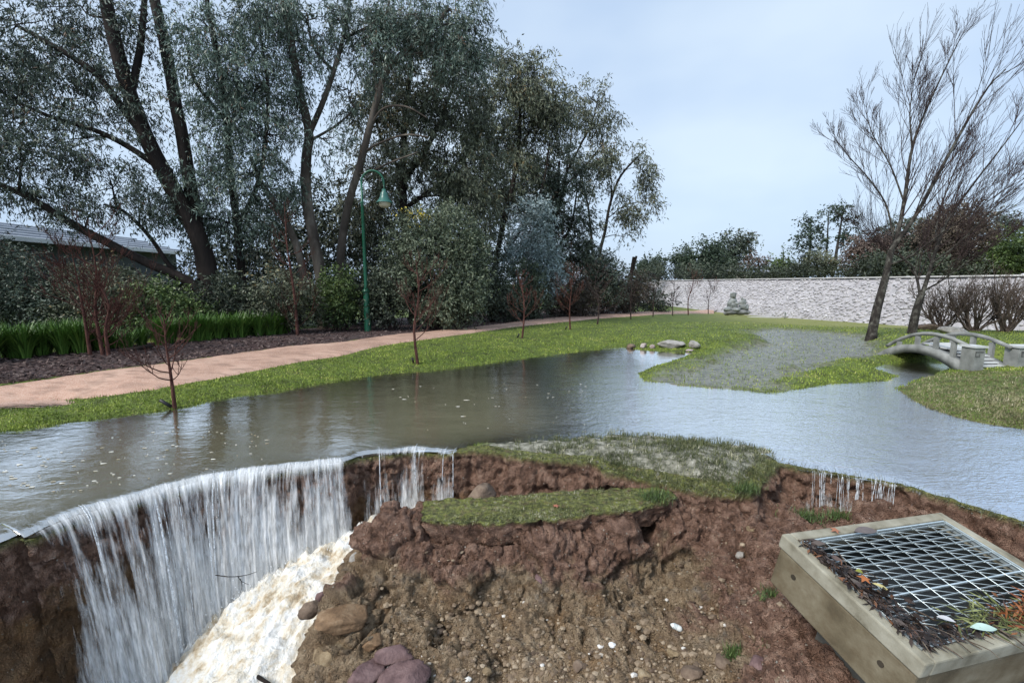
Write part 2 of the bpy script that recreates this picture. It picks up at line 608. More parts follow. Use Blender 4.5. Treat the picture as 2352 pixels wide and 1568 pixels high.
# ---- eroded bank: the sheer face round the hole, with a lip of turf on top
def soil_material(name, orange=0.0):
    M = Mat(name, 0.72, 0.35)
    z = M.node('ShaderNodeSeparateXYZ')
    M.L.new(M.node('ShaderNodeNewGeometry').outputs['Position'], z.inputs[0])
    n = M.noise(2.6, 8, 0.68)
    # topsoil red brown, subsoil tan, the boundary waves up and down
    lvl = M.math('ADD', z.outputs['Z'], M.math('MULTIPLY', M.math('SUBTRACT', n, 0.5), 0.75))
    red = M.ramp(M.noise(13, 6, 0.62), [(0.25, (.070, .038, .025)), (0.44, (.215, .120, .080)), (0.58, (.35, .212, .150)), (0.76, (.50, .345, .255))])
    tan = M.ramp(M.noise(11, 7, 0.66), [(0.25, (.085, .058, .036)), (0.43, (.27, .187, .112)), (0.58, (.41, .30, .19)), (0.74, (.58, .46, .32))])
    ochre = M.ramp(M.noise(9, 6), [(0.3, (.09, .045, .018)), (0.55, (.24, .12, .05)), (0.75, (.36, .21, .09))])
    tan = M.mix(M.ramp(M.noise(3.6, 5, 0.6), [(0.56, 0), (0.70, .55)]), tan, (.36, .20, .085))
    tan = M.mix(M.ramp(M.noise(5.0, 5, 0.6, M.pos((1, 1, 1.7))), [(0.58, 0), (0.70, .6)]), tan, (.24, .215, .18))
    if orange:
        tan = M.mix(orange, tan, ochre)
    c = M.mix(M.math('SMOOTH_MIN', 1.0, M.math('MAXIMUM', 0.0, M.math('MULTIPLY', M.math('SUBTRACT', -0.44, lvl), 9.0))), red, tan)
    # grit: small pale stones embedded in the soil
    vd = M.voronoi(46)
    vc = M.voronoi(46, out='Color')
    sep = M.node('ShaderNodeSeparateColor')
    M.L.new(vc, sep.inputs[0])
    grit = M.math('MULTIPLY', M.math('LESS_THAN', vd, 0.30), M.math('GREATER_THAN', sep.outputs[0], 0.95))
    c = M.mix(M.math('MULTIPLY', grit, 0.8), c, M.mix(sep.outputs[1], (.36, .28, .18), (.62, .58, .50)))
    top = M.attr('turf')
    tc = M.ramp(M.noise(22, 6), [(0.3, (.07, .08, .03)), (0.45, (.19, .20, .075)), (0.58, (.28, .30, .07)), (0.7, (.44, .42, .29))])
    c = M.mix(M.math('MULTIPLY', top, M.ramp(M.noise(16, 4), [(0.25, .4), (0.5, 1)])), c, tc)
    M.set('Base Color', c)
    M.set('Roughness', M.ramp(M.noise(6, 3), [(0.35, .45), (0.65, .85)]))
    b1 = M.bump(M.noise(30, 8, 0.72), 1.0, 0.09)
    vc2 = M.voronoi(85, M.pos((1, 1, 1.3)))
    b2 = M.bump(M.math('MULTIPLY', vc2, -1.0), 0.8, 0.014, b1)
    M.set('Normal', M.bump(M.math('MULTIPLY', M.voronoi(190), -1.0), 0.6, 0.006, b2))
    return M.m

M_SOIL = soil_material('soil_layers')
M_SOIL_WET = soil_material('soil_behind_falls', 0.75)

NV_OUT, NV_DN = 9, 58
rows = []
out_d = np.linspace(0.16, 0.0, NV_OUT)
depth = 2.0 * np.linspace(0, 1, NV_DN) ** 1.15
turf = []
for k in range(NV_OUT):
    p = RIM.copy()
    p[:, :2] -= RIM_N * out_d[k]
    gzz = land(p[:, 0], p[:, 1])
    p[:, 2] = gzz + (-0.012 if k == 0 else 0.004)
    rows.append(p)
    turf.append(np.full(NS, 1.0))
under = 0.5 + 0.5 * fbm(np.stack([RIM_S, RIM_S * 0 + 2, RIM_S * 0], 1), 0.6, 3)
for k in range(1, NV_DN):
    p = RIM.copy()
    d = depth[k]
    off = -0.05 * under * np.sin(min(d / 0.25, 1) * math.pi) + 0.10 * d + 0.25 * max(0, d - 0.7)
    p[:, :2] += RIM_N * np.atleast_1d(off)[:, None]
    p[:, 2] -= d
    rows.append(p)
    turf.append(np.full(NS, float(np.clip(1 - d / 0.05, 0, 1))))
V = np.concatenate(rows)
nr = len(rows)
Nn = np.concatenate([np.concatenate([RIM_N, np.full((NS, 1), 0.15)], 1)] * nr)
amp = np.repeat(np.concatenate([np.zeros(NV_OUT - 1), [0.15], np.clip(depth[1:] / 0.08, 0.2, 1)]), NS)
b1_, g1_ = worley(V * [1, 1, 1.5], 0.17, 5)
b2_, g2_ = worley(V * [1, 1, 1.4], 0.065, 6)
dis = 0.060 * fbm(V, 0.30, 3, 0.5, True) + 0.075 * (b1_ - .5) + 0.042 * (b2_ - .5) - 0.012 * np.exp(-g2_ / .12) + 0.040 * fbm(V * [1, 1, 1.6], 0.09, 4, 0.6) + 0.010 * fbm(V, 0.022, 2)
V = V + Nn * (amp * dis)[:, None]
_inflow = np.interp(CU + F_PX * RIM[:, 0] / (RIM[:, 1] * math.cos(PITCH) + (EYE - RIM[:, 2]) * math.sin(PITCH)), [40, 90, 770, 790, 820, 838, 1020, 1050], [0, 1, 1, .25, .25, 1, 1, 0])
V[:NS * NV_OUT, 2] -= np.tile(0.035 * _inflow, NV_OUT)
V[NS * NV_OUT:, 2] -= np.tile(0.035 * _inflow, nr - NV_OUT) * (depth[1:].repeat(NS) < 0.2)
V[:NS * NV_OUT, 2] += 0.012 * np.tile(1 - _inflow, NV_OUT) * np.clip(fbm(V[:NS * NV_OUT], 0.05, 3), -0.3, 1) * np.repeat(np.concatenate([[0], np.ones(NV_OUT - 1)]), NS)
bank = obj('eroded_bank', V, grid_faces(nr, NS)[:, ::-1], M_SOIL_WET, attrs={'turf': np.concatenate(turf)})
tag(bank, 'sheer red brown soil face where the flood cut the turf away', kind='structure')

# ---- slumped soil inside the hole
def tps(ctrl):
    C = np.array(ctrl, float)
    n = len(C)
    def U(r2):
        return np.where(r2 > 1e-12, r2 * np.log(np.maximum(r2, 1e-12)), 0)
    D = ((C[:, None, :2] - C[None, :, :2]) ** 2).sum(-1)
    A = np.zeros((n + 3, n + 3))
    A[:n, :n] = U(D) + 0.002 * np.eye(n)
    A[:n, n] = 1
    A[:n, n + 1:] = C[:, :2]
    A[n, :n] = 1
    A[n + 1:, :n] = C[:, :2].T
    w = np.linalg.solve(A, np.concatenate([C[:, 2], [0, 0, 0]]))
    def f(x, y):
        x, y = np.ravel(x), np.ravel(y)
        out = np.zeros(len(x))
        for c in range(0, len(x), 50000):
            xs, ys = x[c:c + 50000], y[c:c + 50000]
            K = U((xs[:, None] - C[None, :, 0]) ** 2 + (ys[:, None] - C[None, :, 1]) ** 2)
            out[c:c + 50000] = K @ w[:n] + w[n] + xs * w[n + 1] + ys * w[n + 2]
        return out
    return f

CTRL = [tuple(at_y(u, v, y)) for u, v, y in [
    (870, 1180, 3.42), (920, 1175, 3.44), (965, 1180, 3.40), (850, 1240, 3.30), (845, 1300, 3.20), (800, 1360, 3.02), (760, 1420, 2.86),
    (990, 1212, 3.30), (1100, 1215, 3.28), (1250, 1208, 3.30), (1400, 1190, 3.40), (1520, 1180, 3.48),
    (1000, 1300, 3.12), (1150, 1300, 3.10), (1300, 1300, 3.12), (1420, 1290, 3.22), (1520, 1260, 3.42), (1490, 1220, 3.5),
    (900, 1400, 2.96), (1000, 1400, 2.92), (1150, 1400, 2.90), (1300, 1400, 2.90), (1450, 1400, 2.88), (1600, 1400, 2.82), (1700, 1420, 2.62),
    (880, 1490, 2.72), (1000, 1500, 2.68), (1150, 1500, 2.64), (1300, 1500, 2.62), (1450, 1500, 2.58), (1600, 1500, 2.52), (1750, 1500, 2.36),
    (900, 1568, 2.52), (1100, 1568, 2.46), (1300, 1568, 2.42), (1500, 1568, 2.38), (1700, 1568, 2.22), (1830, 1568, 2.0),
    (1600, 1170, 3.62), (1680, 1180, 3.52), (1600, 1260, 3.34), (1660, 1310, 3.08), (1740, 1190, 3.52), (1735, 1250, 3.22), (1728, 1330, 2.92), (1725, 1400, 2.68),
    (1790, 1180, 3.62), (1860, 1195, 3.52), (1950, 1195, 3.55), (2050, 1180, 3.45), (1790, 1290, 2.85), (1790, 1410, 2.42)]]
CTRL += [(-3.2, 2.4, -1.95), (-2.6, 3.2, -1.85), (-1.9, 3.6, -1.4), (-1.35, 3.9, -1.0), (-1.9, 2.9, -1.55), (-1.75, 2.5, -1.55), (-2.4, 1.6, -1.95), (-1.55, 3.3, -1.2), (-1.5, 2.9, -1.3),
         (-0.9, 4.0, -.7), (-0.3, 4.15, -.62), (0.4, 4.1, -.6), (1.0, 3.85, -.52), (0, 3.6, -.36), (-.5, 3.5, -.36), (.6, 3.62, -.34), (1.2, 3.58, -.34), (0, 3.45, -.33), (.5, 3.48, -.32), (-.4, 3.42, -.34), (1.0, 3.55, -.32),
         (0, 1.5, -1.1), (1.0, 1.2, -1.1), (2.2, 1.5, -.75), (2.2, 2.2, -.55), (3.2, 2.6, -.5), (3.4, 1.6, -.6), (0, 0.3, -1.0), (-2, .3, -1.4), (3, .3, -.6), (-1.2, 2.0, -1.3)]
mound = tps(CTRL)
hx = np.concatenate([np.arange(-3.6, -1.7, 0.04), np.arange(-1.7, 2.7, 0.0105), np.arange(2.7, 4.1, 0.03)])
hy = np.concatenate([np.arange(0.6, 2.0, 0.03), np.arange(2.0, 4.1, 0.0105), np.arange(4.1, 4.75, 0.03)])
HX, HY = np.meshgrid(hx, hy)
HZ = mound(HX, HY).reshape(HX.shape)
_slab = poly_sd(np.stack([HX.ravel(), HY.ravel()], 1), [tuple(at_z(u, v, -.2)[:2]) for u, v in ((965, 1204), (1150, 1212), (1380, 1190), (1555, 1160), (1520, 1112), (1300, 1122), (970, 1144))]).reshape(HX.shape)
HZ = HZ - 0.13 * smooth(0.02, -0.06, _slab)
dzy, dzx = np.gradient(HZ, hy, hx)
NN = np.stack([-dzx, -dzy, np.ones_like(HZ)], -1)
NN /= np.linalg.norm(NN, axis=-1)[..., None]
V = np.stack([HX, HY, HZ], -1).reshape(-1, 3)
NN = NN.reshape(-1, 3)
big = fbm(V, 0.55, 3, 0.5, True)
mid = fbm(V * [1, 1, 1.5], 0.16, 4, 0.55, True)
rot = V @ np.array([[.9, .2, .3], [-.2, .95, .1], [-.3, 0, .95]])
fine = fbm(rot * [0.6, 1, 1.3], 0.055, 3, 0.6)
clod = fbm(V * [1, 1, 1.4], 0.10, 4, 0.6)
ledge = fbm(rot * [0.45, 0.8, 2.2], 0.20, 4, 0.55, True)          # broken, roughly bedded ledges
wv = V + 0.05 * np.stack([fbm(V + 9 * k, 0.2, 3) for k in range(3)], 1)
c1, e1_ = worley(wv * [1, 0.9, 1.5], 0.33, 1)
c2, e2_ = worley(wv * [1, 1, 1.4], 0.115, 2)
c3, e3_ = worley(wv, 0.050, 3)
calm = 1 - 0.65 * smooth(2.75, 2.45, V[:, 1])            # loose wash at the bottom is flatter
dis = 0.060 * big + 0.040 * ledge + calm * (0.150 * (c1 - .5) - 0.030 * np.exp(-e1_ / 0.10) + 0.062 * (c2 - .5) - 0.016 * np.exp(-e2_ / 0.12)) + 0.028 * (c3 - .5) - 0.008 * np.exp(-e3_ / 0.15) + 0.035 * clod + 0.012 * fine + 0.006 * fbm(V, 0.02, 2)
dis = dis * smooth(0.10, -0.02, -_slab.ravel() - 0.02 + 0 * c1) if False else dis * np.where(_slab.ravel() < 0, 0.25, 1.0)
V = V + NN * dis[:, None]
hsd = poly_sd(np.stack([HX.ravel(), HY.ravel()], 1), HOLE)
F = grid_faces(len(hy), len(hx))
F = F[(hsd[F] < 0.12).all(1)]
slump = obj('slumped_soil', V, F, M_SOIL, attrs={'turf': np.zeros(len(V))})
tag(slump, 'collapsed mound of red brown and tan soil in the washout', kind='structure')
MOUND_V, MOUND_SHAPE = V, HX.shape

def on_mound(u, v):
    """first point of the slumped soil on the line of sight"""
    d = ray(u, v)
    t = np.linspace(1.8, 5.0, 900)
    P = np.array([0, 0, EYE])[None] + d[None] * t[:, None]
    ix = np.clip(np.searchsorted(hx, P[:, 0]), 0, len(hx) - 1)
    iy = np.clip(np.searchsorted(hy, P[:, 1]), 0, len(hy) - 1)
    zz = V_Z[iy, ix]
    below = P[:, 2] <= zz
    return P[int(np.argmax(below)) if below.any() else -1].copy()
V_Z = V[:, 2].reshape(HX.shape)

# ---- slab of turf that slid down whole
def unit0(A):
    return A / (np.linalg.norm(A, axis=-1, keepdims=True) + 1e-9)

def slab(name, outline, zoff, thick, mat, label, rings=26, per=220):
    O = np.array(outline)
    Oc = spline(np.concatenate([O, O[:1]]), per + 1)[:-1]
    c = Oc.mean(0)
    th_ = np.arange(per)
    nrm_ = unit0(np.stack([np.gradient(Oc[:, 1]), -np.gradient(Oc[:, 0])], 1))
    Oc[:, :2] += nrm_ * (0.055 * fbm(Oc, 0.14, 5, 0.6) + 0.03 * (worley(Oc, 0.09, 4)[0] - .5))[:, None]
    rows, tf = [], []
    for k in range(rings):
        f = (k / (rings - 1)) ** 0.8
        rows.append(c + (Oc - c) * f)
        tf.append(np.ones(per))
    for d in np.linspace(0.012, thick, 12):
        q = c + (Oc - c) * (1.0 - 0.10 * d / thick)
        q[:, 2] -= d
        rows.append(q)
        tf.append(np.full(per, float(np.clip(1 - d / 0.03, 0, 1))))
    V = np.concatenate(rows)
    tf = np.concatenate(tf)
    V[:, 2] += zoff + tf * 0.022 * fbm(V, 0.10, 4) - 0.02 * (1 - tf) * fbm(V, 0.06, 3)
    V[:, :2] += ((1 - tf) * (0.05 * fbm(V, 0.05, 3) + 0.06 * (worley(V, 0.06, 7)[0] - .5)))[:, None] * unit0(V[:, :2] - c[:2])
    o = obj(name, V, grid_faces(len(rows), per, True)[:, ::-1], mat, attrs={'turf': tf})
    tag(o, label, kind='structure')
    return o
TURF_OUT = [at_z(u, v, z) for u, v, z in [(975, 1196, -.21), (1050, 1204, -.215), (1150, 1204, -.21), (1270, 1196, -.20), (1380, 1180, -.18), (1460, 1172, -.16), (1530, 1160, -.15),
            (1548, 1140, -.15), (1515, 1122, -.15), (1400, 1124, -.17), (1300, 1130, -.18), (1200, 1138, -.19), (1120, 1146, -.20), (1040, 1148, -.20), (982, 1154, -.21), (970, 1172, -.21)]]
slab('turf_block', TURF_OUT, 0.012, 0.20, M_SOIL, 'slab of green turf that slid down whole onto the slumped soil')

# ================================================================== FLOOD WATER
def water_material():
    M = Mat('flood_water', 0.5, 0.5)
    murk = M.ramp(M.noise(0.7, 4), [(0.3, (.255, .225, .135)), (0.7, (.31, .275, .175))])
    M.set('Base Color', murk)
    M.set('Specular IOR Level', 0.0)
    M.set('Roughness', 1.0)
    p = M.pos((1.0, 1.0, 1.0))
    rp = M.attr('ripple_reflect')
    n1 = M.noise(7.0, 4, 0.55, M.pos((0.75, 1.5, 1)), 0.6)
    n2 = M.noise(26.0, 3, 0.6, M.pos((0.7, 1.4, 1)), 0.4)
    n3 = M.noise(1.6, 2, 0.5, M.pos((0.8, 1.5, 1)))
    h = M.math('ADD', M.math('MULTIPLY', n1, 0.55), M.math('ADD', M.math('MULTIPLY', M.math('MULTIPLY', n2, rp), 0.5), M.math('MULTIPLY', n3, 0.9)))
    bn = M.node('ShaderNodeBump')
    bn.inputs['Distance'].default_value = 0.045
    M.L.new(M.math('ADD', 0.10, M.math('MULTIPLY', rp, 0.32)), bn.inputs['Strength'])
    M.L.new(h, bn.inputs['Height'])
    gl = M.node('ShaderNodeBsdfGlossy')
    gl.inputs['Roughness'].default_value = 0.04
    gl.inputs['Color'].default_value = (.97, .98, 1, 1)
    M.L.new(bn.outputs['Normal'], gl.inputs['Normal'])
    fr = M.node('ShaderNodeFresnel')
    fr.inputs['IOR'].default_value = 1.33
    M.L.new(bn.outputs['Normal'], fr.inputs['Normal'])
    tr = M.node('ShaderNodeBsdfTransparent')
    tr.inputs['Color'].default_value = (.93, .90, .78, 1)
    body = M.node('ShaderNodeMixShader')
    M.L.new(M.attr('murk'), body.inputs[0])
    M.L.new(tr.outputs[0], body.inputs[1])
    M.L.new(M.bsdf.outputs[0], body.inputs[2])
    top = M.node('ShaderNodeMixShader')
    M.L.new(M.math('MINIMUM', 0.97, M.math('ADD', M.math('ADD', 0.28, M.math('MULTIPLY', rp, 0.46)), M.math('MULTIPLY', fr.outputs[0], 1.9))), top.inputs[0])  # brighter sky reflection on the right is put into the mirror share
    M.L.new(body.outputs[0], top.inputs[1])
    M.L.new(gl.outputs[0], top.inputs[2])
    M.L.new(top.outputs[0], M.out.inputs['Surface'])
    return M.m
M_WATER = water_material()

wth = np.radians(np.linspace(-80, 80, 460))
wrr = np.geomspace(2.2, 22, 220)
TH, RR = np.meshgrid(wth, wrr)
wx, wy = (RR * np.sin(TH)).ravel(), (RR * np.cos(TH)).ravel() - 0.4
wz, wsd, wmud, wflat, wrd = land(wx, wy, True)
dep = np.clip(0.0 - wz, 0, None)
murk = 1 - np.exp(-dep / 0.085)
F = grid_faces(len(wrr), len(wth))
hs = poly_sd(np.stack([wx, wy], 1), HOLE)
wch = np.min([np.hypot(wx - q_[0], wy - q_[1]) for q_ in spline(np.concatenate([CHANNEL, np.zeros((4, 1))], 1), 24)], 0)
wet_ok = ((wsd < 0.5) | (wch < 0.8) | (wmud > 0.05) | (np.hypot((wx + 6.9) / 1.6, (wy - 6.0) / 0.8) < 1)) & ((wflat < 0.3) | (wsd < 0.03) | ((wz < 0.012) & (wy > 4.12) & (wx > -0.2)))
ok = (hs[F] > 0.05).all(1) & (wz[F] < 0.03).any(1) & wet_ok[F].all(1)
right = smooth(-0.4, 1.0, wx - 0.05 * wy) * smooth(11, 7, wy)
rip = np.clip(0.16 + 0.75 * right + 0.25 * np.exp(-wrd / 0.5) * (wx < 0), 0, 1)
V = np.stack([wx, wy, np.where(hs < 0.3, -0.030 * np.exp(-(np.maximum(hs, 0) / 0.05)), 0.0)], 1)
used = np.unique(F[ok])
remap = np.full(len(V), -1)
remap[used] = np.arange(len(used))
# a closely fitted margin where the water meets the broken edge
_mu = CU + F_PX * RIM[:, 0] / (RIM[:, 1] * math.cos(PITCH) + (EYE - RIM[:, 2]) * math.sin(PITCH))
VW, FW, MW, RW = [V[used]], [remap[F[ok]]], [murk[used]], [rip[used]]
_n = len(used)
for lo_, hi_, rpl in ((-140, 1048, 0.35), (1795, 2420, 0.95)):
    kk = np.where((_mu > lo_) & (_mu < hi_) & (RIM[:, 1] > 2.3))[0]
    kk = np.arange(kk.min(), kk.max() + 1)
    rows_ = []
    for q in (0.30, 0.24, 0.18, 0.13, 0.09, 0.06, 0.035, 0.015, -0.012):
        p = RIM[kk].copy()
        p[:, :2] -= RIM_N[kk] * q
        p[:, 2] = 0.0015 - 0.030 * math.exp(-max(q, 0) / 0.05)
        rows_.append(p)
    vs_ = np.concatenate(rows_)
    VW.append(vs_); FW.append(grid_faces(len(rows_), len(kk))[:, ::-1] + _n); _n += len(vs_)
    MW.append(1 - np.exp(-np.clip(0.01 - land(vs_[:, 0], vs_[:, 1]), 0, None) / 0.085)); RW.append(np.full(len(vs_), rpl))
pond = obj('flood_water', np.concatenate(VW), np.concatenate(FW), M_WATER, attrs={'murk': np.concatenate(MW), 'ripple_reflect': np.concatenate(RW)})
tag(pond, 'murky olive flood water lying over the lawn', kind='structure')

# ---- the fall
def rim_index(u):
    P = np.array([at_z(a, b, z)[:2] for a, b, z in RIM_PX if abs(a - u) < 90] )
    us = CU + F_PX * RIM[:, 0] / (RIM[:, 1] * math.cos(PITCH) + (EYE - RIM[:, 2]) * math.sin(PITCH))
    return int(np.argmin(np.abs(us - u)))
RIM_U = CU + F_PX * RIM[:, 0] / (RIM[:, 1] * math.cos(PITCH) + (EYE - RIM[:, 2]) * math.sin(PITCH))

def rim_index_fast(u):
    return int(np.argmin(np.abs(RIM_U - u)))

def fall_material():
    M = Mat('falling_water', 0.25, 0.5)
    fl = M.attr('flow', 'Vector')
    mp = M.node('ShaderNodeMapping')
    mp.inputs['Scale'].default_value = (1, 1, 1)
    M.L.new(fl, mp.inputs['Vector'])
    v = mp.outputs['Vector']
    def streak(sx, sy, detail, seed):
        m2 = M.node('ShaderNodeMapping')
        m2.inputs['Scale'].default_value = (sx, sy, 1)
        m2.inputs['Location'].default_value = (seed, seed * 0.7, seed)
        M.L.new(v, m2.inputs['Vector'])
        return M.noise(1.0, detail, 0.6, m2.outputs['Vector'], 0.25)
    a = streak(15, 1.3, 4, 0)
    b = streak(55, 7.0, 4, 5)
    c = streak(4.5, 0.8, 3, 9)
    k = M.math('ADD', M.math('MULTIPLY', a, 0.45), M.math('ADD', M.math('MULTIPLY', b, 0.25), M.math('MULTIPLY', c, 0.30)))
    amt = M.attr('amount')
    d = M.math('SUBTRACT', M.math('ADD', k, M.math('MULTIPLY', amt, 0.28)), 0.705)
    alpha = M.math('MULTIPLY', d, 5.0, True)
    alpha = M.math('MULTIPLY', alpha, 0.85)
    M.set('Base Color', M.ramp(b, [(0.35, (.62, .62, .60)), (0.6, (.90, .91, .91))]))
    M.set('Alpha', alpha)
    M.set('Roughness', 0.22)
    M.set('Normal', M.bump(k, 0.7, 0.03))
    return M.m
M_FALL = fall_material()

def fall_sheet(name, u0, u1, v0f, footf, amtf, seed, label, up=0.16, nrow=38, ncol=400, gap=0.0):
    i0, i1 = rim_index(u0), rim_index(u1)
    ii = np.linspace(i0, i1, ncol)
    k = ii.astype(int)
    P = RIM[k] + (RIM[np.minimum(k + 1, NS - 1)] - RIM[k]) * (ii - k)[:, None]
    Nn = RIM_N[k]
    for _ in range(2):
        Nn = np.array([np.convolve(np.pad(Nn[:, c], 20, 'edge'), np.ones(41) / 41, 'valid') for c in (0, 1)]).T
    Nn /= np.linalg.norm(Nn, axis=1)[:, None]
    S = np.interp(ii, np.arange(NS), RIM_S)
    U = RIM_U[k]
    v0 = v0f(U) * (1 + 0.22 * fbm(np.stack([S, S * 0 + seed, S * 0], 1), 0.16, 3) + 0.10 * fbm(np.stack([S, S * 0 + seed, S * 0], 1), 0.03, 2))
    foot = footf(U)
    amt = amtf(U) + 0.30 * fbm(np.stack([S, S * 0 + seed + 3, S * 0], 1), 0.35, 3)
    rows, flow, am = [], [], []
    for q in np.linspace(-up, 0, 8):
        p = P.copy()
        p[:, :2] += Nn * (q + 0.02)
        p[:, 2] = 0.003 + (-0.034 * np.exp(q / 0.05)) + gap
        rows.append(p)
        flow.append(np.stack([S, np.full(ncol, q), np.full(ncol, seed)], 1))
        am.append((amt + 0.22) * smooth(-up, -up * 0.15, q))
    z0 = rows[-1][:, 2]
    T = np.sqrt(np.maximum(z0 - foot, 0.05) / 4.9)
    for f in np.linspace(0, 1, nrow)[1:]:
        tau = T * f
        p = P.copy()
        p[:, :2] += Nn * (0.02 + v0 * tau + 0.03 * f)[:, None]
        p[:, 2] = z0 - 4.9 * tau ** 2 - 0.2 * tau * 0
        w = 0.03 * f * fbm(np.stack([S * 1.0, np.full(ncol, f * 1.5), np.full(ncol, seed + 7.0)], 1), 0.06, 3)
        p[:, :2] += Nn * w[:, None]
        rows.append(p)
        flow.append(np.stack([S, 0.05 + (z0 - p[:, 2]), np.full(ncol, seed)], 1))
        am.append(amt - 0.12 + 0.72 * f ** 2.0 * (amt > 0.2) + 0.46 * max(0, 1 - f / 0.28) * (amt > 0.1))
    return np.concatenate(rows), grid_faces(len(rows), ncol), np.concatenate(flow), np.concatenate(am)

def px_interp(xs, ys):
    return lambda U: np.interp(U, xs, ys)
v_main = px_interp([40, 200, 500, 780, 1040], [0.9, 0.95, 0.75, 0.45, 0.22])
foot_main = px_interp([40, 200, 350, 450, 560, 640, 780, 850, 900, 1040], [-1.75, -1.68, -1.5, -1.3, -1.12, -1.0, -0.85, -.78, -.72, -.6])
amt_main = px_interp([30, 70, 140, 300, 560, 640, 680, 760, 785, 800, 815, 830, 860, 900, 950, 975, 990, 1000, 1040, 1046],
                     [0.0, 0.45, 0.88, 0.98, 0.98, 1.02, 1.00, 1.02, 0.8, 0.15, 0.2, 0.5, 0.6, 0.55, 0.85, 0.6, 0.2, 0.6, 0.6, 0.0])
fall = thing('waterfall', at_z(560, 1091, -0.05), 'broad white fall of flood water pouring over the undercut turf', 'waterfall')
for seed, vm, am, gp in ((0.0, 1.0, 0.0, 0.004), (11.0, 0.70, -0.06, 0.0), (23.0, 1.22, -0.30, 0.007)):
    Vf, Ff, fl, a = fall_sheet('water_sheet', 62, 1046, lambda U, vm=vm: v_main(U) * vm, foot_main, lambda U, am=am: amt_main(U) + am - 0.10, seed, '', gap=gp)
    part('water_sheet', (Vf, Ff), M_FALL, fall, True, {'flow': fl, 'amount': a})

# strands: rope-like threads of water that stand proud of the sheets
M_STRAND = Mat('water_thread', 0.12, 0.5)
M_STRAND.set('Base Color', M_STRAND.ramp(M_STRAND.noise(60, 3), [(0.35, (.60, .64, .66)), (0.65, (.86, .90, .94))]))
M_STRAND.set('Alpha', M_STRAND.ramp(M_STRAND.noise(45, 3, 0.6, M_STRAND.pos((1.6, 1.6, 0.35))), [(0.40, 0.0), (0.62, 0.9)]))
M_STRAND = M_STRAND.m

def strands(n, u0, u1, v0f, footf, amtf, rad, seed, start=0.0):
    r = np.random.default_rng(seed)
    tw = Twigs()
    us = r.uniform(u0, u1, n * 3)
    us = us[r.random(n * 3) < np.clip(amtf(us), 0, 1)][:n]
    for u in us:
        k = rim_index_fast(u)
        a = max(k - 15, 0); b = min(k + 15, NS - 1)
        nrm = RIM_N[a:b].mean(0); nrm /= np.linalg.norm(nrm)
        v0 = v0f(u) * r.uniform(0.75, 1.25)
        foot = footf(u) + r.uniform(-0.05, 0.3) * (r.random() < 0.4)
        T = math.sqrt(max(-0.02 - foot, .05) / 4.9)
        ts = np.linspace(r.uniform(0, 0.4) * T * start, T, 9)
        side = r.normal(0, 0.05)
        p = np.zeros((len(ts) + 2, 3))
        p[2:, :2] = RIM[k, :2] + nrm * (0.03 + v0 * ts)[:, None] + np.array([-nrm[1], nrm[0]]) * (side * ts)[:, None]
        p[2:, 2] = -0.016 - 4.9 * ts ** 2
        if start == 0:
            p[1] = [*(RIM[k, :2] - nrm * 0.03), 0.004]
            p[0] = [*(RIM[k, :2] - nrm * 0.11), 0.000]
            q = p
        else:
            q = p[2:]
        w = rad * r.uniform(0.5, 1.6) * (0.35 + 0.9 * np.linspace(0, 1, len(q)) ** 0.7)
        w[-1] *= 0.4
        tw.tube(q, w, 5)
    return tw
part('water_thread', strands(16, 150, 1044, v_main, foot_main, amt_main, 0.0042, 5), M_STRAND, fall)['kind'] = 'stuff'
part('water_thread', strands(4, 90, 800, v_main, foot_main, amt_main, 0.007, 6, 1.0), M_STRAND, fall)['kind'] = 'stuff'

# smaller trickle over the turf edge on the other side of the hole
trick = thing('trickle_fall', at_z(1980, 1097, -0.02), 'thin trickles of water spilling over grassy edge behind the grate pit', 'waterfall')
amt_t = px_interp([1835, 1850, 1900, 1930, 1960, 2000, 2040, 2080, 2130], [0.0, .25, .55, .25, .55, .3, .6, .3, .1])
v_t = px_interp([1800, 2200], [0.28, 0.28])
foot_t = px_interp([1800, 1900, 2200], [-.36, -.37, -.36])
part('water_thread', strands(34, 1838, 2130, v_t, foot_t, amt_t, 0.0024, 8), M_STRAND, trick)['kind'] = 'stuff'
Vf, Ff, fl, a = fall_sheet('water_sheet', 1835, 2135, v_t, foot_t, lambda U: amt_t(U) + 0.05, 41.0, '', up=0.10, ncol=220)
part('water_sheet', (Vf, Ff), M_FALL, trick, True, {'flow': fl, 'amount': a})

# ---- churned stream at the foot of the fall
FOAM = [tuple(at_z(u, v, z)) for u, v, z in [(835, 1285, -.74), (780, 1310, -.80), (700, 1345, -.86), (620, 1385, -.93), (520, 1440, -1.06), (450, 1500, -1.25), (560, 1500, -1.10), (650, 1440, -1.0),
        (740, 1360, -.88), (560, 1568, -1.14), (680, 1568, -1.16), (400, 1568, -1.45), (700, 1480, -1.08)]] + [(-3.1, 2.6, -1.75), (-3.2, 2.0, -1.75), (-2.0, 1.5, -1.35), (-0.9, 4.0, -.70), (-1.9, 3.95, -.95), (-2.6, 3.5, -1.35)]
foam_h = tps(FOAM)
fx = np.arange(-3.45, -0.75, 0.018)
fy = np.arange(1.9, 4.3, 0.018)
FX, FY = np.meshgrid(fx, fy)
fz = foam_h(FX, FY)
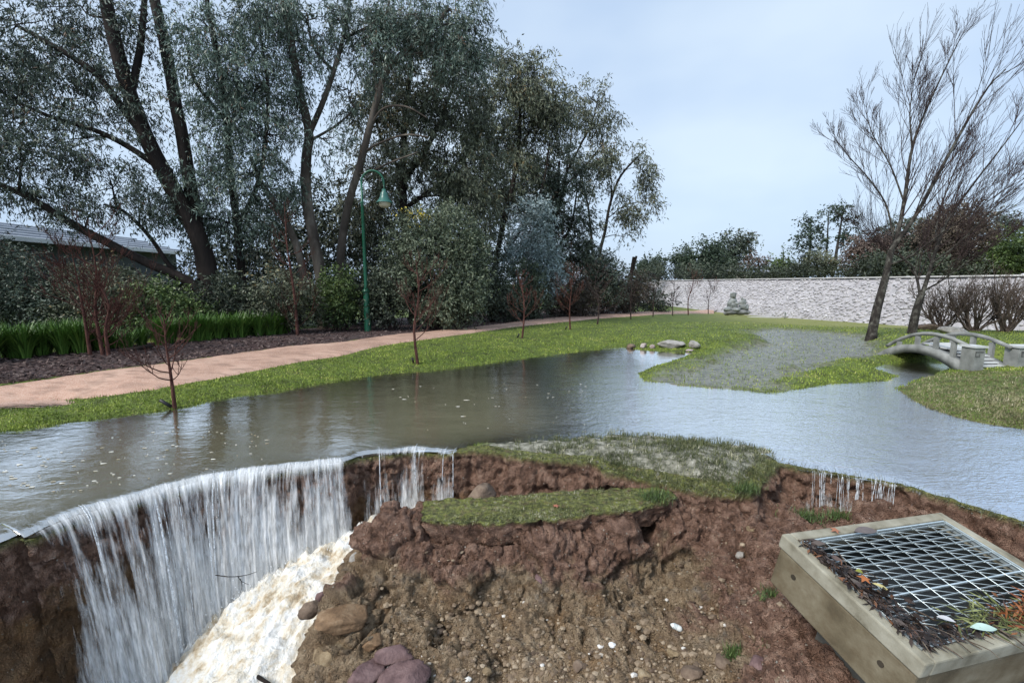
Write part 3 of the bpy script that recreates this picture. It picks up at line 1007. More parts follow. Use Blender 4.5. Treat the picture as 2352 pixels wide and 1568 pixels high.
# flow runs from the back corner towards the viewer and to the left
al = np.stack([FX.ravel() * 0.55 - FY.ravel() * -0.83, FX.ravel() * 0.83 - FY.ravel() * 0.55, fz], 1)
bump_ = 0.085 * fbm(al * [0.7, 1.6, 1], 0.28, 4, 0.55) + 0.060 * fbm(al * [0.6, 1.5, 1], 0.11, 4, 0.5, True) + 0.010 * fbm(al, 0.03, 3)
_k = np.array([rim_index_fast(u) for u in np.linspace(70, 980, 60)])
_uu = RIM_U[_k]
_foot = RIM[_k, :2] + RIM_N[_k] * (0.05 + v_main(_uu) * np.sqrt(-foot_main(_uu) / 4.9))[:, None]
_fd = np.min(np.hypot(FX.ravel()[:, None] - _foot[None, :, 0], FY.ravel()[:, None] - _foot[None, :, 1]), 1)
_sp, _se = worley(np.stack([FX.ravel(), FY.ravel(), fz * 0], 1), 0.075, 9)
bump_ = bump_ + np.exp(-(_fd / 0.16) ** 2) * (0.05 + 0.10 * np.clip(fbm(al, 0.10, 4) + .2, 0, 1) + 0.05 * _sp)
V = np.stack([FX.ravel(), FY.ravel(), fz + bump_], 1)
M = Mat('churned_water', 0.35, 0.45)
ff = M.math('ADD', M.math('MULTIPLY', M.noise(4.0, 7, 0.68, M.pos((1, 1, 1)), 0.6), 0.6), M.math('MULTIPLY', M.noise(15.0, 6, 0.62), 0.4))
M.set('Base Color', M.ramp(ff, [(0.34, (.30, .20, .11)), (0.41, (.60, .48, .32)), (0.48, (.82, .75, .62)), (0.56, (.92, .91, .87))]))
M.set('Normal', M.bump(M.noise(26, 7, 0.62), 0.8, 0.05))
M.set('Roughness', 0.4)
hs = poly_sd(V[:, :2], HOLE)
F = grid_faces(len(fy), len(fx))
F = F[(hs[F] < 0.1).all(1)]
stream = obj('stream', V, F, M.m)
tag(stream, 'cream and white churned stream at the foot of the fall', kind='structure')

# spray thrown up where the sheets land
def spray(n, u0, u1, seed):
    r = np.random.default_rng(seed)
    us = r.uniform(u0, u1, n)
    k = np.array([rim_index_fast(u) for u in us])
    foot = foot_main(us)
    T = np.sqrt(-foot / 4.9)
    dist = 0.03 + v_main(us) * T
    hgt = np.abs(r.normal(0, 0.10, n)) * np.interp(us, [60, 400, 900], [1.6, 1.3, 0.6])
    c = np.zeros((n, 3))
    c[:, :2] = RIM[k, :2] + RIM_N[k] * (dist + r.normal(0.03, 0.10, n))[:, None]
    c[:, 2] = foot + hgt
    s = r.gamma(1.6, 0.0013, n) + 0.0010
    o = np.array([[1, 0, 0], [-1, 0, 0], [0, 1, 0], [0, -1, 0], [0, 0, 1.5], [0, 0, -1.5]])
    V = (c[:, None] + o[None] * s[:, None, None]).reshape(-1, 3)
    f = np.array([[0, 2, 4], [2, 1, 4], [1, 3, 4], [3, 0, 4], [2, 0, 5], [1, 2, 5], [3, 1, 5], [0, 3, 5]])
    F = (f[None] + 6 * np.arange(n)[:, None, None]).reshape(-1, 3)
    return V, F
M = Mat('spray_drops', 0.3, 0.5)
M.set('Base Color', (.86, .88, .9))
part('spray', spray(7000, 120, 960, 3), M.m, fall)['kind'] = 'stuff'

# ================================================================== TREES AND SHRUBS
def unit(A):
    return A / (np.linalg.norm(A, axis=-1, keepdims=True) + 1e-9)

def bulk_tubes(P, R, sides=3):
    """P (n,k,3), R (n,k): n tubes of k points at once"""
    n, k, _ = P.shape
    T = unit(np.gradient(P, axis=1))
    ref = np.where(np.abs(unit(P[:, -1] - P[:, 0])[:, 2:3]) < 0.8, np.array([[0, 0, 1.0]]), np.array([[0.3, 1.0, 0]]))
    A = unit(np.cross(T, np.broadcast_to(ref[:, None], T.shape)))
    B_ = np.cross(T, A)
    th_ = np.arange(sides) * 2 * math.pi / sides
    V = P[:, :, None] + R[:, :, None, None] * (np.cos(th_)[None, None, :, None] * A[:, :, None] + np.sin(th_)[None, None, :, None] * B_[:, :, None])
    i = (np.arange(n)[:, None, None] * k + np.arange(k - 1)[None, :, None]) * sides
    s = np.arange(sides)[None, None]
    s2 = (s + 1) % sides
    F = np.stack([i + s, i + s2, i + sides + s2, i + sides + s], -1).reshape(-1, 4)
    return V.reshape(-1, 3), F

def leaf_quads(C, D, L, W, r):
    n = len(C)
    side = unit(np.cross(D, r.normal(size=(n, 3))))
    L = np.broadcast_to(np.asarray(L, float), (n,))[:, None]
    W = np.broadcast_to(np.asarray(W, float), (n,))[:, None]
    mid = C + D * L * 0.45
    V = np.stack([C, mid + side * W / 2, C + D * L, mid - side * W / 2], 1).reshape(-1, 3)
    return V, np.arange(4 * n).reshape(-1, 4)

def joinVF(parts):
    Vs, Fs, n = [], [], 0
    for V, F in parts:
        Vs.append(V); Fs.append(F + n); n += len(V)
    return np.concatenate(Vs), np.concatenate(Fs)

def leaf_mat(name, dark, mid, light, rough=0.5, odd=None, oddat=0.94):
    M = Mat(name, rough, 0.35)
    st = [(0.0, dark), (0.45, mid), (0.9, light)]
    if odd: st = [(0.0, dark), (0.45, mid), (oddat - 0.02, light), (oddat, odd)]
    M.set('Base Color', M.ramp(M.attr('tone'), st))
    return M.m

LM = {
    'gum_blue': leaf_mat('leaf_gum_blue', (0.033, 0.048, 0.034), (0.119, 0.163, 0.122), (0.312, 0.388, 0.312), 0.45, (0.200, 0.125, 0.075), 0.96),
    'gum_dark': leaf_mat('leaf_gum_dark', (0.022, 0.031, 0.022), (0.075, 0.098, 0.069), (0.200, 0.237, 0.181), 0.5, (0.150, 0.088, 0.050), 0.95),
    'gum_olive': leaf_mat('leaf_gum_olive', (0.030, 0.035, 0.021), (0.106, 0.119, 0.073), (0.250, 0.269, 0.181), 0.5, (0.188, 0.138, 0.062), 0.94),
    'wattle': leaf_mat('leaf_wattle', (0.037, 0.050, 0.030), (0.106, 0.131, 0.077), (0.194, 0.225, 0.150), 0.5),
    'green': leaf_mat('leaf_green', (0.025, 0.044, 0.015), (0.069, 0.110, 0.033), (0.150, 0.206, 0.062), 0.5),
    'blue': leaf_mat('leaf_bluegrey', (0.100, 0.131, 0.125), (0.237, 0.300, 0.300), (0.450, 0.537, 0.537), 0.5),
    'brown': leaf_mat('leaf_brownish', (0.037, 0.030, 0.022), (0.100, 0.077, 0.056), (0.188, 0.150, 0.106), 0.6),
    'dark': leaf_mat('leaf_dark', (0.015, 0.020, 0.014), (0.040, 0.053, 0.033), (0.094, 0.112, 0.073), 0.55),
    'conifer': leaf_mat('leaf_conifer', (0.015, 0.027, 0.018), (0.040, 0.065, 0.040), (0.088, 0.119, 0.075), 0.6),
    'autumn': leaf_mat('leaf_autumn', (0.044, 0.031, 0.027), (0.106, 0.075, 0.062), (0.175, 0.125, 0.100), 0.6),
    'yellow': leaf_mat('blossom_yellow', (0.250, 0.200, 0.025), (0.450, 0.350, 0.037), (0.625, 0.500, 0.075), 0.6),
}

def bark_mat(name, c1, c2, c3, scale=3.0, zs=0.25):
    M = Mat(name, 0.8, 0.2)
    p = M.pos((1, 1, zs))
    n = M.noise(scale, 6, 0.62, p, 0.5)
    M.set('Base Color', M.ramp(n, [(0.3, c1), (0.5, c2), (0.7, c3)]))
    M.set('Normal', M.bump(M.noise(scale * 6, 5, 0.6, p), 0.6, 0.03))
    return M.m
BARK_DARK = bark_mat('bark_dark', (.009, .007, .006), (.022, .016, .013), (.055, .040, .033))
BARK_RED = bark_mat('bark_red', (.030, .017, .014), (.085, .042, .032), (.15, .085, .062))
BARK_PALE = bark_mat('bark_pale', (.025, .020, .016), (.085, .068, .054), (.24, .205, .165), 1.6, 0.35)
BARK_GREY = bark_mat('bark_grey', (.014, .012, .011), (.042, .036, .031), (.16, .155, .13), 8.0, 0.6)
BARK_YOUNG = bark_mat('bark_young_red', (.04, .017, .014), (.10, .042, .033), (.18, .085, .065), 14.0, 0.5)
BARK_TWIG = bark_mat('bark_twig', (.022, .014, .014), (.052, .034, .032), (.10, .07, .063), 10.0, 1.0)
BARK_SHRUB = bark_mat('bark_shrub', (.06, .045, .036), (.14, .105, .085), (.24, .19, .155), 8.0, 1.0)
BARK_FAR = bark_mat('bark_far', (.02, .018, .017), (.045, .04, .037), (.08, .07, .065), 2.0)

def px_limb(pts, n=18):
    """[(u,v,Y)...] -> smooth world polyline"""
    return spline([at_y(u, v, y) for u, v, y in pts], n)

def limb_radii(P, w0, w1, y=None):
    n = len(P)
    return np.linspace(1, 0, n) ** 0.8 * (w0 - w1) + w1

def push(u, y):
    """the belt of trees stands beyond the far bend of the path"""
    return y * float(np.interp(u, [1080, 1130, 1210, 1310, 1440], [1.0, 1.16, 1.25, 1.29, 1.29]))

def crown_leaves(blobs, Yscale, density, leaf, r, droop=0.8, twig_len=0.55, per=18):
    yscale_fine = leaf[1] < 0.27
    """blobs [(u,v,ru,rv,Y)], leaves hang from short twigs spread through each blob"""
    S_all, D_all, T_all = [], [], []
    for (u, v, ru, rv, y) in blobs:
        c = at_y(u, v, y)
        t = np.linalg.norm(c - [0, 0, EYE]) * 0 + y
        rx, rz = ru * t / F_PX, rv * t / F_PX
        ry = 0.8 * min(rx, rz * 1.2) + 0.2 * max(rx, rz)
        n = max(3, int(1.45 * density * (1.45 if yscale_fine else 1.0) * ru * rv / per))
        d = unit(r.normal(size=(n, 3)))
        # lumpy outline: radius varies by direction, more leaves near the outside, a few gaps
        lump = 1.0 + 0.38 * fbm(d * 1.0 + c[None], 0.55, 3)
        rad = r.random(n) ** 0.42 * lump
        S = c + d * rad[:, None] * np.array([rx, ry, rz])
        g = fbm(S, 0.055 * t, 2)
        k = g > (-0.05 if yscale_fine else -0.26)
        S, d = S[k], d[k]
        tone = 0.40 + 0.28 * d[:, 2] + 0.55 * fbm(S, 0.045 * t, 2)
        S_all.append(S); D_all.append(d); T_all.append(tone)
    S, D, tone = np.concatenate(S_all), np.concatenate(D_all), np.concatenate(T_all)
    n = len(S)
    tl = twig_len * r.uniform(0.5, 1.3, n) * Yscale / 14.0
    D = unit(D * 0.8 + r.normal(size=(n, 3)) * 0.6 + np.array([0, 0, -0.15]))
    tt = np.array([0, 0.35, 0.7, 1.0])
    P = S[:, None] + D[:, None] * (tl[:, None] * tt)[..., None] + np.array([0, 0, -1.0]) * (droop * 0.55 * tl[:, None] * tt ** 2)[..., None]
    twigs = (P, np.broadcast_to(np.array([0.006, .005, .004, .002]) * Yscale / 12.0, (n, 4)))
    m = n * per
    q = np.repeat(np.arange(n), per)
    f = r.random(m)
    C = S[q] + D[q] * (tl[q] * f)[:, None] + np.array([0, 0, -1.0]) * (droop * 0.55 * tl[q] * f ** 2)[:, None] + r.normal(size=(m, 3)) * (0.10 * tl[q])[:, None]
    LD = unit(np.array([0, 0, -droop]) + r.normal(size=(m, 3)) * 0.62 + D[q] * 0.35)
    L = leaf[0] * Yscale * r.uniform(0.6, 1.3, m)
    V, F = leaf_quads(C, LD, L, L * leaf[1], r)
    tn = np.clip(tone[q] + r.normal(0, 0.20, m), 0, 1)
    return V, F, np.repeat(tn, 4), twigs

def branch_to(skel, blobs, r, w=0.05):
    """boughs from the nearest limb up into every blob, then a fan of smaller ones"""
    SK = np.concatenate(skel)
    tw = []
    for (u, v, ru, rv, y) in blobs:
        c = at_y(u, v, y)
        low = SK[SK[:, 2] < c[2] + 0.2]
        if len(low) == 0: low = SK
        dd = np.linalg.norm(low - c, axis=1) + 0.35 * np.abs(low[:, 2] - (c[2] - 1.0))
        a = low[int(dd.argmin())]
        L = np.linalg.norm(c - a)
        mid = (a + c) / 2 + r.normal(size=3) * 0.10 * L + np.array([0, 0, 0.10 * L])
        P = spline([a, mid, c + r.normal(size=3) * 0.05 * L], 9)
        tw.append((P, np.linspace(w * (0.5 + 0.25 * L), w * 0.28, 9)))
        rx, rz = ru * y / F_PX, rv * y / F_PX
        for k in range(7):
            f = r.integers(3, 9)
            b = P[f]
            e = c + unit(r.normal(size=3)) * np.array([rx, 0.8 * rx, rz]) * r.uniform(0.5, 0.95)
            m2 = (b + e) / 2 + r.normal(size=3) * 0.12 * np.linalg.norm(e - b)
            tw.append((spline([b, m2, e], 7), np.linspace(w * 0.30, w * 0.08, 7)))
    return tw

def tubes_from(list_pr, sides=5):
    t = Twigs()
    for P, R in list_pr:
        t.tube(P, R, sides)
    return t.arrays()

def gum(name, label, limbs, blobs, leafkey, bark, group=None, density=0.55, leaf=(0.0098, 0.22), yscale=14.0, seed=1, droop=0.9, bw=0.05, cat='tree', sides=9, per=18):
    r = np.random.default_rng(seed)
    pk = push(limbs[0][0][0][0], 1.0)
    limbs = [([(u, v, y * pk) for u, v, y in p], w0 * pk, w1 * pk) for p, w0, w1 in limbs]
    blobs = [(u, v, a, b, y * pk) for u, v, a, b, y in blobs]
    yscale *= pk
    Ls = [(px_limb(p, 22), w0, w1) for p, w0, w1 in limbs]
    base = Ls[0][0][0].copy()
    base[2] = land(base[:1], base[1:2])[0]
    t = thing(name, base, label, cat, group)
    tr = []
    for j, (P, w0, w1) in enumerate(Ls):
        P = P + 0.25 * w0 * np.stack([fbm(P + 3 * k, 0.8, 2) for k in range(3)], 1) * np.linspace(0, 1, len(P))[:, None]
        if j == 0:
            P[0, 2] = min(P[0, 2], base[2] - 0.15)
        tr.append((P, limb_radii(P, w0, w1)))
    part('trunk', tubes_from(tr, sides), bark, t)
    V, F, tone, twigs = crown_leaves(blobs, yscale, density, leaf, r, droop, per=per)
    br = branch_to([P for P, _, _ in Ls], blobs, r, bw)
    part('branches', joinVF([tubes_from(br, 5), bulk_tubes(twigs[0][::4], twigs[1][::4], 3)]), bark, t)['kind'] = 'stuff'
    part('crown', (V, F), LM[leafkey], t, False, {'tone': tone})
    return t

# ---- tall gums along the left
gum('gum_tree', 'tallest dark gum leaning left with a second reddish trunk, behind the strappy grass',
    [([(500, 745, 13.0), (490, 690, 13.0), (462, 560, 13.0), (400, 440, 12.9), (342, 330, 12.8), (300, 220, 12.7), (265, 100, 12.6), (240, -20, 12.5), (225, -120, 12.5)], .27, .11),
     ([(472, 640, 13.0), (452, 520, 13.15), (432, 400, 13.25), (420, 320, 13.3), (400, 220, 13.35), (382, 120, 13.4), (355, 0, 13.5), (340, -110, 13.5)], .19, .12),
     ([(484, 690, 13.0), (430, 645, 12.9), (330, 600, 12.6), (230, 548, 12.3), (150, 505, 12.2), (60, 450, 12.0), (-60, 400, 12.0)], .15, .06),
     ([(400, 620, 12.9), (382, 600, 12.85), (345, 545, 12.8), (290, 490, 12.7), (240, 470, 12.7)], .07, .03),
     ([(330, 310, 12.8), (290, 260, 12.6), (220, 170, 12.3), (130, 110, 12.1), (40, 60, 12.0)], .11, .04),
     ([(300, 220, 12.7), (320, 120, 12.9), (330, 20, 13.0), (335, -60, 13.0)], .10, .05),
     ([(372, 390, 12.9), (300, 340, 12.6), (220, 300, 12.3), (120, 270, 12.0), (30, 230, 11.8)], .09, .03)],
    [(40, 60, 110, 70, 12.2), (190, 20, 100, 50, 12.6), (140, 130, 100, 60, 12.3), (235, 150, 70, 60, 12.8), (50, 190, 70, 55, 12.0), (150, 225, 80, 55, 12.2),
     (170, 330, 130, 75, 12.0), (60, 350, 90, 60, 11.8), (80, 450, 90, 40, 12.0), (250, 420, 90, 60, 12.4), (200, 490, 60, 35, 12.3), (330, 470, 60, 45, 12.6), (330, 250, 50, 60, 12.8),
     (300, 60, 60, 60, 12.9), (380, 480, 50, 50, 12.9), (40, 270, 60, 40, 11.9), (-90, 120, 120, 110, 11.8), (-110, 330, 120, 90, 11.6), (-260, 220, 90, 110, 11.5), (-270, 420, 90, 70, 11.5)],  # clumps past the left edge of view are added to darken the pond reflection
    'gum_dark', BARK_DARK, density=0.42, seed=11, yscale=12.5)
gum('gum_tree', 'blue leaved gum hanging in front of the leaning twin trunks',
    [([(560, 735, 14.2), (556, 640, 14.2), (545, 520, 14.0), (530, 400, 13.8), (520, 280, 13.6), (505, 160, 13.4), (480, 30, 13.3), (470, -60, 13.2)], .13, .05),
     ([(545, 520, 14.0), (590, 430, 13.8), (610, 320, 13.7), (615, 200, 13.6), (600, 90, 13.6)], .08, .03),
     ([(520, 280, 13.6), (450, 190, 13.2), (430, 110, 13.1)], .06, .03)],
    [(470, 60, 70, 70, 13.2), (500, 150, 80, 70, 13.2), (570, 190, 80, 70, 13.5), (470, 240, 55, 50, 13.2), (540, 290, 80, 70, 13.5), (610, 110, 60, 60, 13.6), (620, 310, 60, 70, 13.6),
     (480, 400, 80, 60, 13.4), (570, 400, 80, 70, 13.6), (440, 500, 70, 60, 13.6), (540, 500, 80, 60, 13.8), (640, 420, 50, 60, 13.8), (600, 20, 60, 50, 13.5)],
    'gum_blue', BARK_DARK, density=0.60, seed=12, yscale=13.2)
gum('gum_tree', 'forked gum with pale upper trunk beside the green lamp post',
    [([(742, 735, 14.4), (738, 640, 14.4), (715, 520, 14.4), (703, 440, 14.4), (704, 360, 14.3), (710, 305, 14.3), (692, 220, 14.2), (672, 110, 14.0), (655, 0, 13.9), (645, -90, 13.8)], .19, .08),
     ([(710, 308, 14.3), (740, 240, 14.4), (765, 170, 14.5), (790, 80, 14.6), (806, -20, 14.7)], .09, .045),
     ([(700, 640, 14.4), (680, 560, 14.2), (640, 480, 14.0), (600, 420, 13.9), (575, 360, 13.8)], .13, .05),
     ([(768, 165, 14.5), (720, 110, 14.5), (705, 30, 14.5)], .05, .025), ([(785, 90, 14.6), (850, 60, 14.8), (900, 20, 15)], .05, .025),
     ([(700, 330, 14.3), (770, 290, 14.6), (815, 250, 14.8)], .045, .02)],
    [(700, 40, 70, 45, 14.2), (770, 40, 60, 45, 14.6), (850, 50, 70, 45, 14.9), (640, 40, 50, 50, 13.9), (650, 230, 40, 60, 14.2), (760, 330, 40, 50, 14.6), (740, 130, 40, 50, 14.4), (800, 200, 45, 60, 14.8), (690, 170, 30, 40, 14.2)],
    'gum_blue', BARK_PALE, density=0.55, seed=13, yscale=14.3)
gum('gum_tree', 'gum with long pale leaning trunk rising just behind the lamp post',
    [([(772, 735, 14.9), (780, 640, 14.9), (785, 560, 14.9), (800, 470, 14.9), (830, 370, 14.8), (850, 290, 14.7), (868, 220, 14.6), (890, 160, 14.6), (940, 110, 14.6), (1000, 60, 14.7), (1030, 20, 14.8)], .15, .05),
     ([(850, 290, 14.7), (880, 250, 14.5), (930, 245, 14.3), (980, 270, 14.2)], .04, .02), ([(835, 350, 14.8), (870, 330, 14.6), (930, 310, 14.4), (985, 315, 14.2)], .04, .02),
     ([(868, 220, 14.6), (860, 140, 14.8), (880, 60, 15.0), (900, -20, 15)], .06, .03), ([(820, 400, 14.8), (850, 395, 14.7), (905, 370, 14.6), (960, 350, 14.6)], .04, .018)],
    [(900, 60, 70, 55, 14.9), (960, 30, 80, 45, 14.7), (1040, 30, 70, 50, 14.8), (1080, 80, 45, 70, 14.9), (1060, 150, 50, 60, 14.9), (870, 130, 55, 55, 14.7), (980, 90, 60, 35, 14.7)],
    'gum_blue', BARK_PALE, density=0.75, seed=14, yscale=14.8)
gum('gum_tree', 'dense olive gum filling the gap behind the lamp head',
    [([(950, 740, 17.5), (945, 640, 17.5), (930, 520, 17.5), (925, 400, 17.5), (930, 280, 17.5), (940, 180, 17.5), (950, 110, 17.5)], .20, .06),
     ([(925, 420, 17.5), (985, 330, 17.4), (1030, 230, 17.3), (1050, 150, 17.2)], .10, .03), ([(928, 480, 17.5), (1010, 420, 17.3), (1080, 340, 17.2)], .09, .03), ([(925, 400, 17.5), (880, 330, 17.5), (860, 260, 17.5)], .08, .03)],
    [(960, 170, 90, 75, 17.4), (1040, 190, 80, 80, 17.2), (900, 230, 70, 80, 17.5), (1000, 260, 100, 80, 17.2), (1080, 280, 70, 80, 17.2), (890, 330, 70, 80, 17.5), (980, 360, 100, 80, 17.2), (1080, 380, 80, 80, 17.1),
     (860, 430, 70, 80, 17.5), (960, 450, 90, 80, 17.3), (1060, 460, 90, 80, 17.2), (840, 250, 40, 50, 17.4), (830, 520, 60, 70, 17.6)],
    'gum_olive', BARK_DARK, density=0.62, seed=15, yscale=16.0, leaf=(0.0098, 0.26))
gum('gum_tree', 'round topped gum with slim dark stems, third crown down the skyline',
    [([(1128, 735, 20), (1135, 640, 20), (1150, 540, 20), (1175, 440, 20), (1190, 340, 20), (1195, 240, 20), (1190, 150, 20)], .15, .04),
     ([(1150, 540, 20), (1160, 450, 20), (1150, 360, 20)], .09, .03), ([(1150, 600, 20), (1200, 520, 19.8), (1245, 430, 19.6), (1262, 330, 19.5)], .08, .03), ([(1190, 340, 20), (1240, 270, 20), (1265, 220, 20)], .06, .02)],
    [(1170, 130, 65, 38, 20), (1215, 185, 75, 55, 20), (1160, 210, 60, 55, 20), (1245, 235, 60, 50, 20), (1190, 270, 90, 55, 19.8), (1130, 330, 60, 80, 19.9), (1270, 270, 45, 45, 20), (1160, 400, 80, 55, 20), (1110, 440, 60, 70, 20)],
    'gum_olive', BARK_DARK, density=0.80, seed=16, yscale=19.0, leaf=(0.0092, 0.26))
gum('gum_tree', 'open crowned gum whose fine upright branches fan to the right against the sky',
    [([(1205, 735, 22), (1215, 650, 22), (1250, 560, 22), (1285, 470, 22), (1300, 400, 22)], .14, .08),
     ([(1300, 400, 22), (1330, 340, 22), (1360, 280, 22), (1375, 220, 22)], .06, .02), ([(1295, 430, 22), (1345, 380, 22), (1385, 330, 22)], .05, .02), ([(1300, 400, 22), (1310, 330, 22), (1320, 250, 22)], .05, .02), ([(1285, 470, 22), (1260, 400, 22), (1265, 340, 22)], .05, .02)],
    [(1350, 220, 45, 30, 22), (1380, 260, 35, 50, 22), (1320, 260, 45, 40, 22), (1395, 310, 22, 25, 22), (1350, 300, 30, 30, 22)],
    'gum_olive', BARK_DARK, density=0.50, seed=17, yscale=20.0, leaf=(0.0090, 0.24))
gum('gum_tree', 'dark leaved tree packed below the fanned gum, left of the slender pair',
    [([(1260, 735, 21), (1262, 640, 21), (1268, 540, 21), (1280, 440, 21), (1285, 370, 21)], .15, .05), ([(1262, 600, 21), (1310, 520, 21), (1325, 440, 21)], .08, .03)],
    [(1240, 370, 70, 45, 21), (1290, 400, 70, 60, 21), (1210, 430, 60, 60, 21), (1290, 480, 65, 65, 21), (1320, 540, 45, 60, 21), (1330, 600, 40, 50, 21), (1270, 590, 60, 60, 21), (1200, 500, 50, 60, 21.3)],
    'gum_dark', BARK_DARK, density=0.95, seed=18, yscale=19.0, leaf=(0.010, 0.25), droop=0.5)
gum('gum_tree', 'slender gum with two bare stems at the end of the gum row',
    [([(1382, 720, 26), (1376, 600, 26), (1390, 530, 26), (1402, 465, 26), (1425, 405, 26), (1460, 365, 26), (1482, 345, 26)], .11, .03),
     ([(1366, 715, 26), (1362, 600, 26), (1357, 530, 26), (1350, 470, 26), (1340, 430, 26), (1335, 380, 26)], .09, .03),
     ([(1398, 500, 26), (1430, 475, 26), (1465, 465, 26), (1492, 470, 26)], .03, .012), ([(1388, 545, 26), (1410, 540, 26), (1435, 545, 26)], .03, .012), ([(1402, 465, 26), (1405, 420, 26), (1395, 370, 26)], .04, .015), ([(1350, 480, 26), (1365, 430, 26), (1380, 400, 26)], .035, .012)],
    [(1380, 350, 55, 16, 26), (1450, 350, 40, 18, 26), (1340, 385, 32, 30, 26), (1420, 385, 50, 26, 26), (1480, 395, 18, 25, 26), (1345, 440, 28, 28, 26), (1430, 430, 25, 20, 26), (1493, 468, 15, 20, 26), (1445, 490, 28, 18, 26), (1440, 530, 20, 22, 26), (1380, 500, 15, 18, 26), (1485, 425, 8, 14, 26)],
    'gum_olive', BARK_DARK, density=1.25, seed=19, yscale=19.5, leaf=(0.011, 0.25), bw=0.03, per=12)

# ---- wattles and shrubs behind the mulch
def shrub(name, label, base, blobs, leafkey, yscale, seed, density=1.0, leaf=(0.0075, 0.40), droop=0.25, bark=BARK_TWIG, cat='shrub', group=None, stems=5):
    r = np.random.default_rng(seed)
    pk = push(base[0], 1.0)
    base = (base[0], base[1], base[2] * pk)
    blobs = [(u, v, a, b_, y * pk) for u, v, a, b_, y in blobs]
    yscale *= pk
    b = at_y(base[0], base[1], base[2])
    b[2] = land(b[:1], b[1:2])[0]
    t = thing(name, b, label, cat, group)
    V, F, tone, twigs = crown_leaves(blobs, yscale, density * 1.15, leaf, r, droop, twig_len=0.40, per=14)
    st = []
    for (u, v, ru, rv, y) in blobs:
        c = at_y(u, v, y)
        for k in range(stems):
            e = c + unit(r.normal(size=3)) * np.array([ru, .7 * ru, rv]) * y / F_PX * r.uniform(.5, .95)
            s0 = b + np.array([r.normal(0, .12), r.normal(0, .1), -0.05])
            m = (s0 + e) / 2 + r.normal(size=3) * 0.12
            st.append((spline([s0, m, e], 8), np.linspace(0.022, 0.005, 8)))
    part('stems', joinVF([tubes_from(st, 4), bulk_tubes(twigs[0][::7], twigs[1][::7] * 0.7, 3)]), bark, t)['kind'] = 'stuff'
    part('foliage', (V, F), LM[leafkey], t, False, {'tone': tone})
    return t

big_wattle = shrub('wattle', 'big grey green wattle rising right of the lamp post', (1000, 735, 14.6), [(960, 540, 70, 55, 14.8), (1030, 530, 75, 55, 14.8), (990, 600, 100, 60, 14.5), (1070, 590, 55, 60, 14.8), (960, 660, 90, 55, 14.2), (1050, 660, 70, 60, 14.4)], 'wattle', 14.0, 31, 1.0, cat='tree')
Vb, Fb, tb, _ = crown_leaves([(950, 488, 17, 6, 14.2), (966, 494, 10, 5, 14.1)], 12.0, 0.8, (0.0075, 0.40), np.random.default_rng(32), 0.25, per=14)
part('blossom', (Vb, Fb), LM['yellow'], big_wattle, False, {'tone': tb})
shrub('blue_wattle', 'silvery blue wattle with feathery layered foliage', (1225, 725, 17.5), [(1225, 490, 42, 30, 17.5), (1215, 540, 50, 40, 17.4), (1240, 590, 45, 40, 17.3), (1180, 600, 28, 30, 17.2), (1250, 640, 45, 35, 17.2)], 'blue', 16.0, 33, 1.1, cat='tree')
shrub('bush', 'bright green bush just left of the lamp post base', (780, 745, 13.6), [(780, 655, 46, 38, 13.6), (755, 700, 55, 40, 13.4), (800, 705, 32, 40, 13.8)], 'green', 12.0, 34, 1.2)
shrub('bush', 'dark bush at the foot of the lamp post', (900, 748, 13.8), [(890, 700, 60, 45, 13.8), (930, 640, 50, 50, 14.2), (860, 660, 40, 50, 14.0)], 'dark', 13.0, 35, 1.1)
shrub('bush', 'grey green bush overhanging the mulch behind the first path-side sapling', (1040, 738, 14.0), [(1045, 700, 65, 40, 14.0), (1000, 715, 50, 30, 13.9), (1075, 690, 30, 30, 14.1)], 'wattle', 13.0, 36, 1.1)
shrub('bush', 'low dark bush behind the small sapling on the far side of the path', (1130, 730, 16.0), [(1125, 680, 45, 50, 16), (1160, 705, 40, 30, 16), (1110, 620, 40, 50, 16.4)], 'dark', 15.0, 37, 1.1)
shrub('bush', 'rounded grey bush with fine twigs beside the pale boulder', (1210, 720, 16.8), [(1205, 650, 50, 45, 16.8), (1190, 695, 45, 30, 16.6), (1240, 690, 30, 35, 16.8)], 'wattle', 15.0, 38, 1.1)
shrub('bush', 'brownish bush behind the third sapling from the pond', (1310, 715, 18.5), [(1305, 660, 50, 45, 18.5), (1290, 700, 40, 25, 18.4), (1340, 690, 40, 35, 18.5)], 'brown', 16.0, 39, 1.1)
shrub('bush', 'dark leafy bush under the slender gum pair', (1385, 712, 21), [(1370, 605, 40, 32, 21), (1400, 625, 35, 30, 21), (1385, 660, 55, 35, 20.8), (1350, 640, 35, 45, 20.8)], 'gum_dark', 17.0, 40, 1.2)
shrub('bush', 'silvery brown bush beside the far bend of the path', (1440, 708, 22), [(1440, 670, 38, 32, 22), (1420, 690, 40, 22, 21.8), (1465, 650, 28, 22, 22)], 'brown', 17.0, 41, 1.2)
shrub('bush', 'dark rounded bush covering the near end of the stone embankment', (1520, 712, 25), [(1520, 685, 26, 26, 25), (1500, 695, 22, 20, 25), (1470, 640, 22, 22, 27)], 'dark', 19.0, 42, 1.3)
shrub('bush', 'dense shadowy bush below the grey roof', (60, 770, 11.8), [(60, 640, 90, 60, 12.0), (20, 700, 90, 60, 11.8), (130, 700, 80, 60, 11.9), (-60, 620, 90, 90, 12)], 'gum_dark', 11.8, 43, 0.9)
shrub('bush', 'olive broom bush behind the red multi-stemmed sapling', (270, 770, 11.8), [(230, 660, 80, 60, 12.0), (300, 700, 70, 60, 11.8), (200, 730, 80, 40, 11.6)], 'gum_olive', 11.8, 44, 0.9)
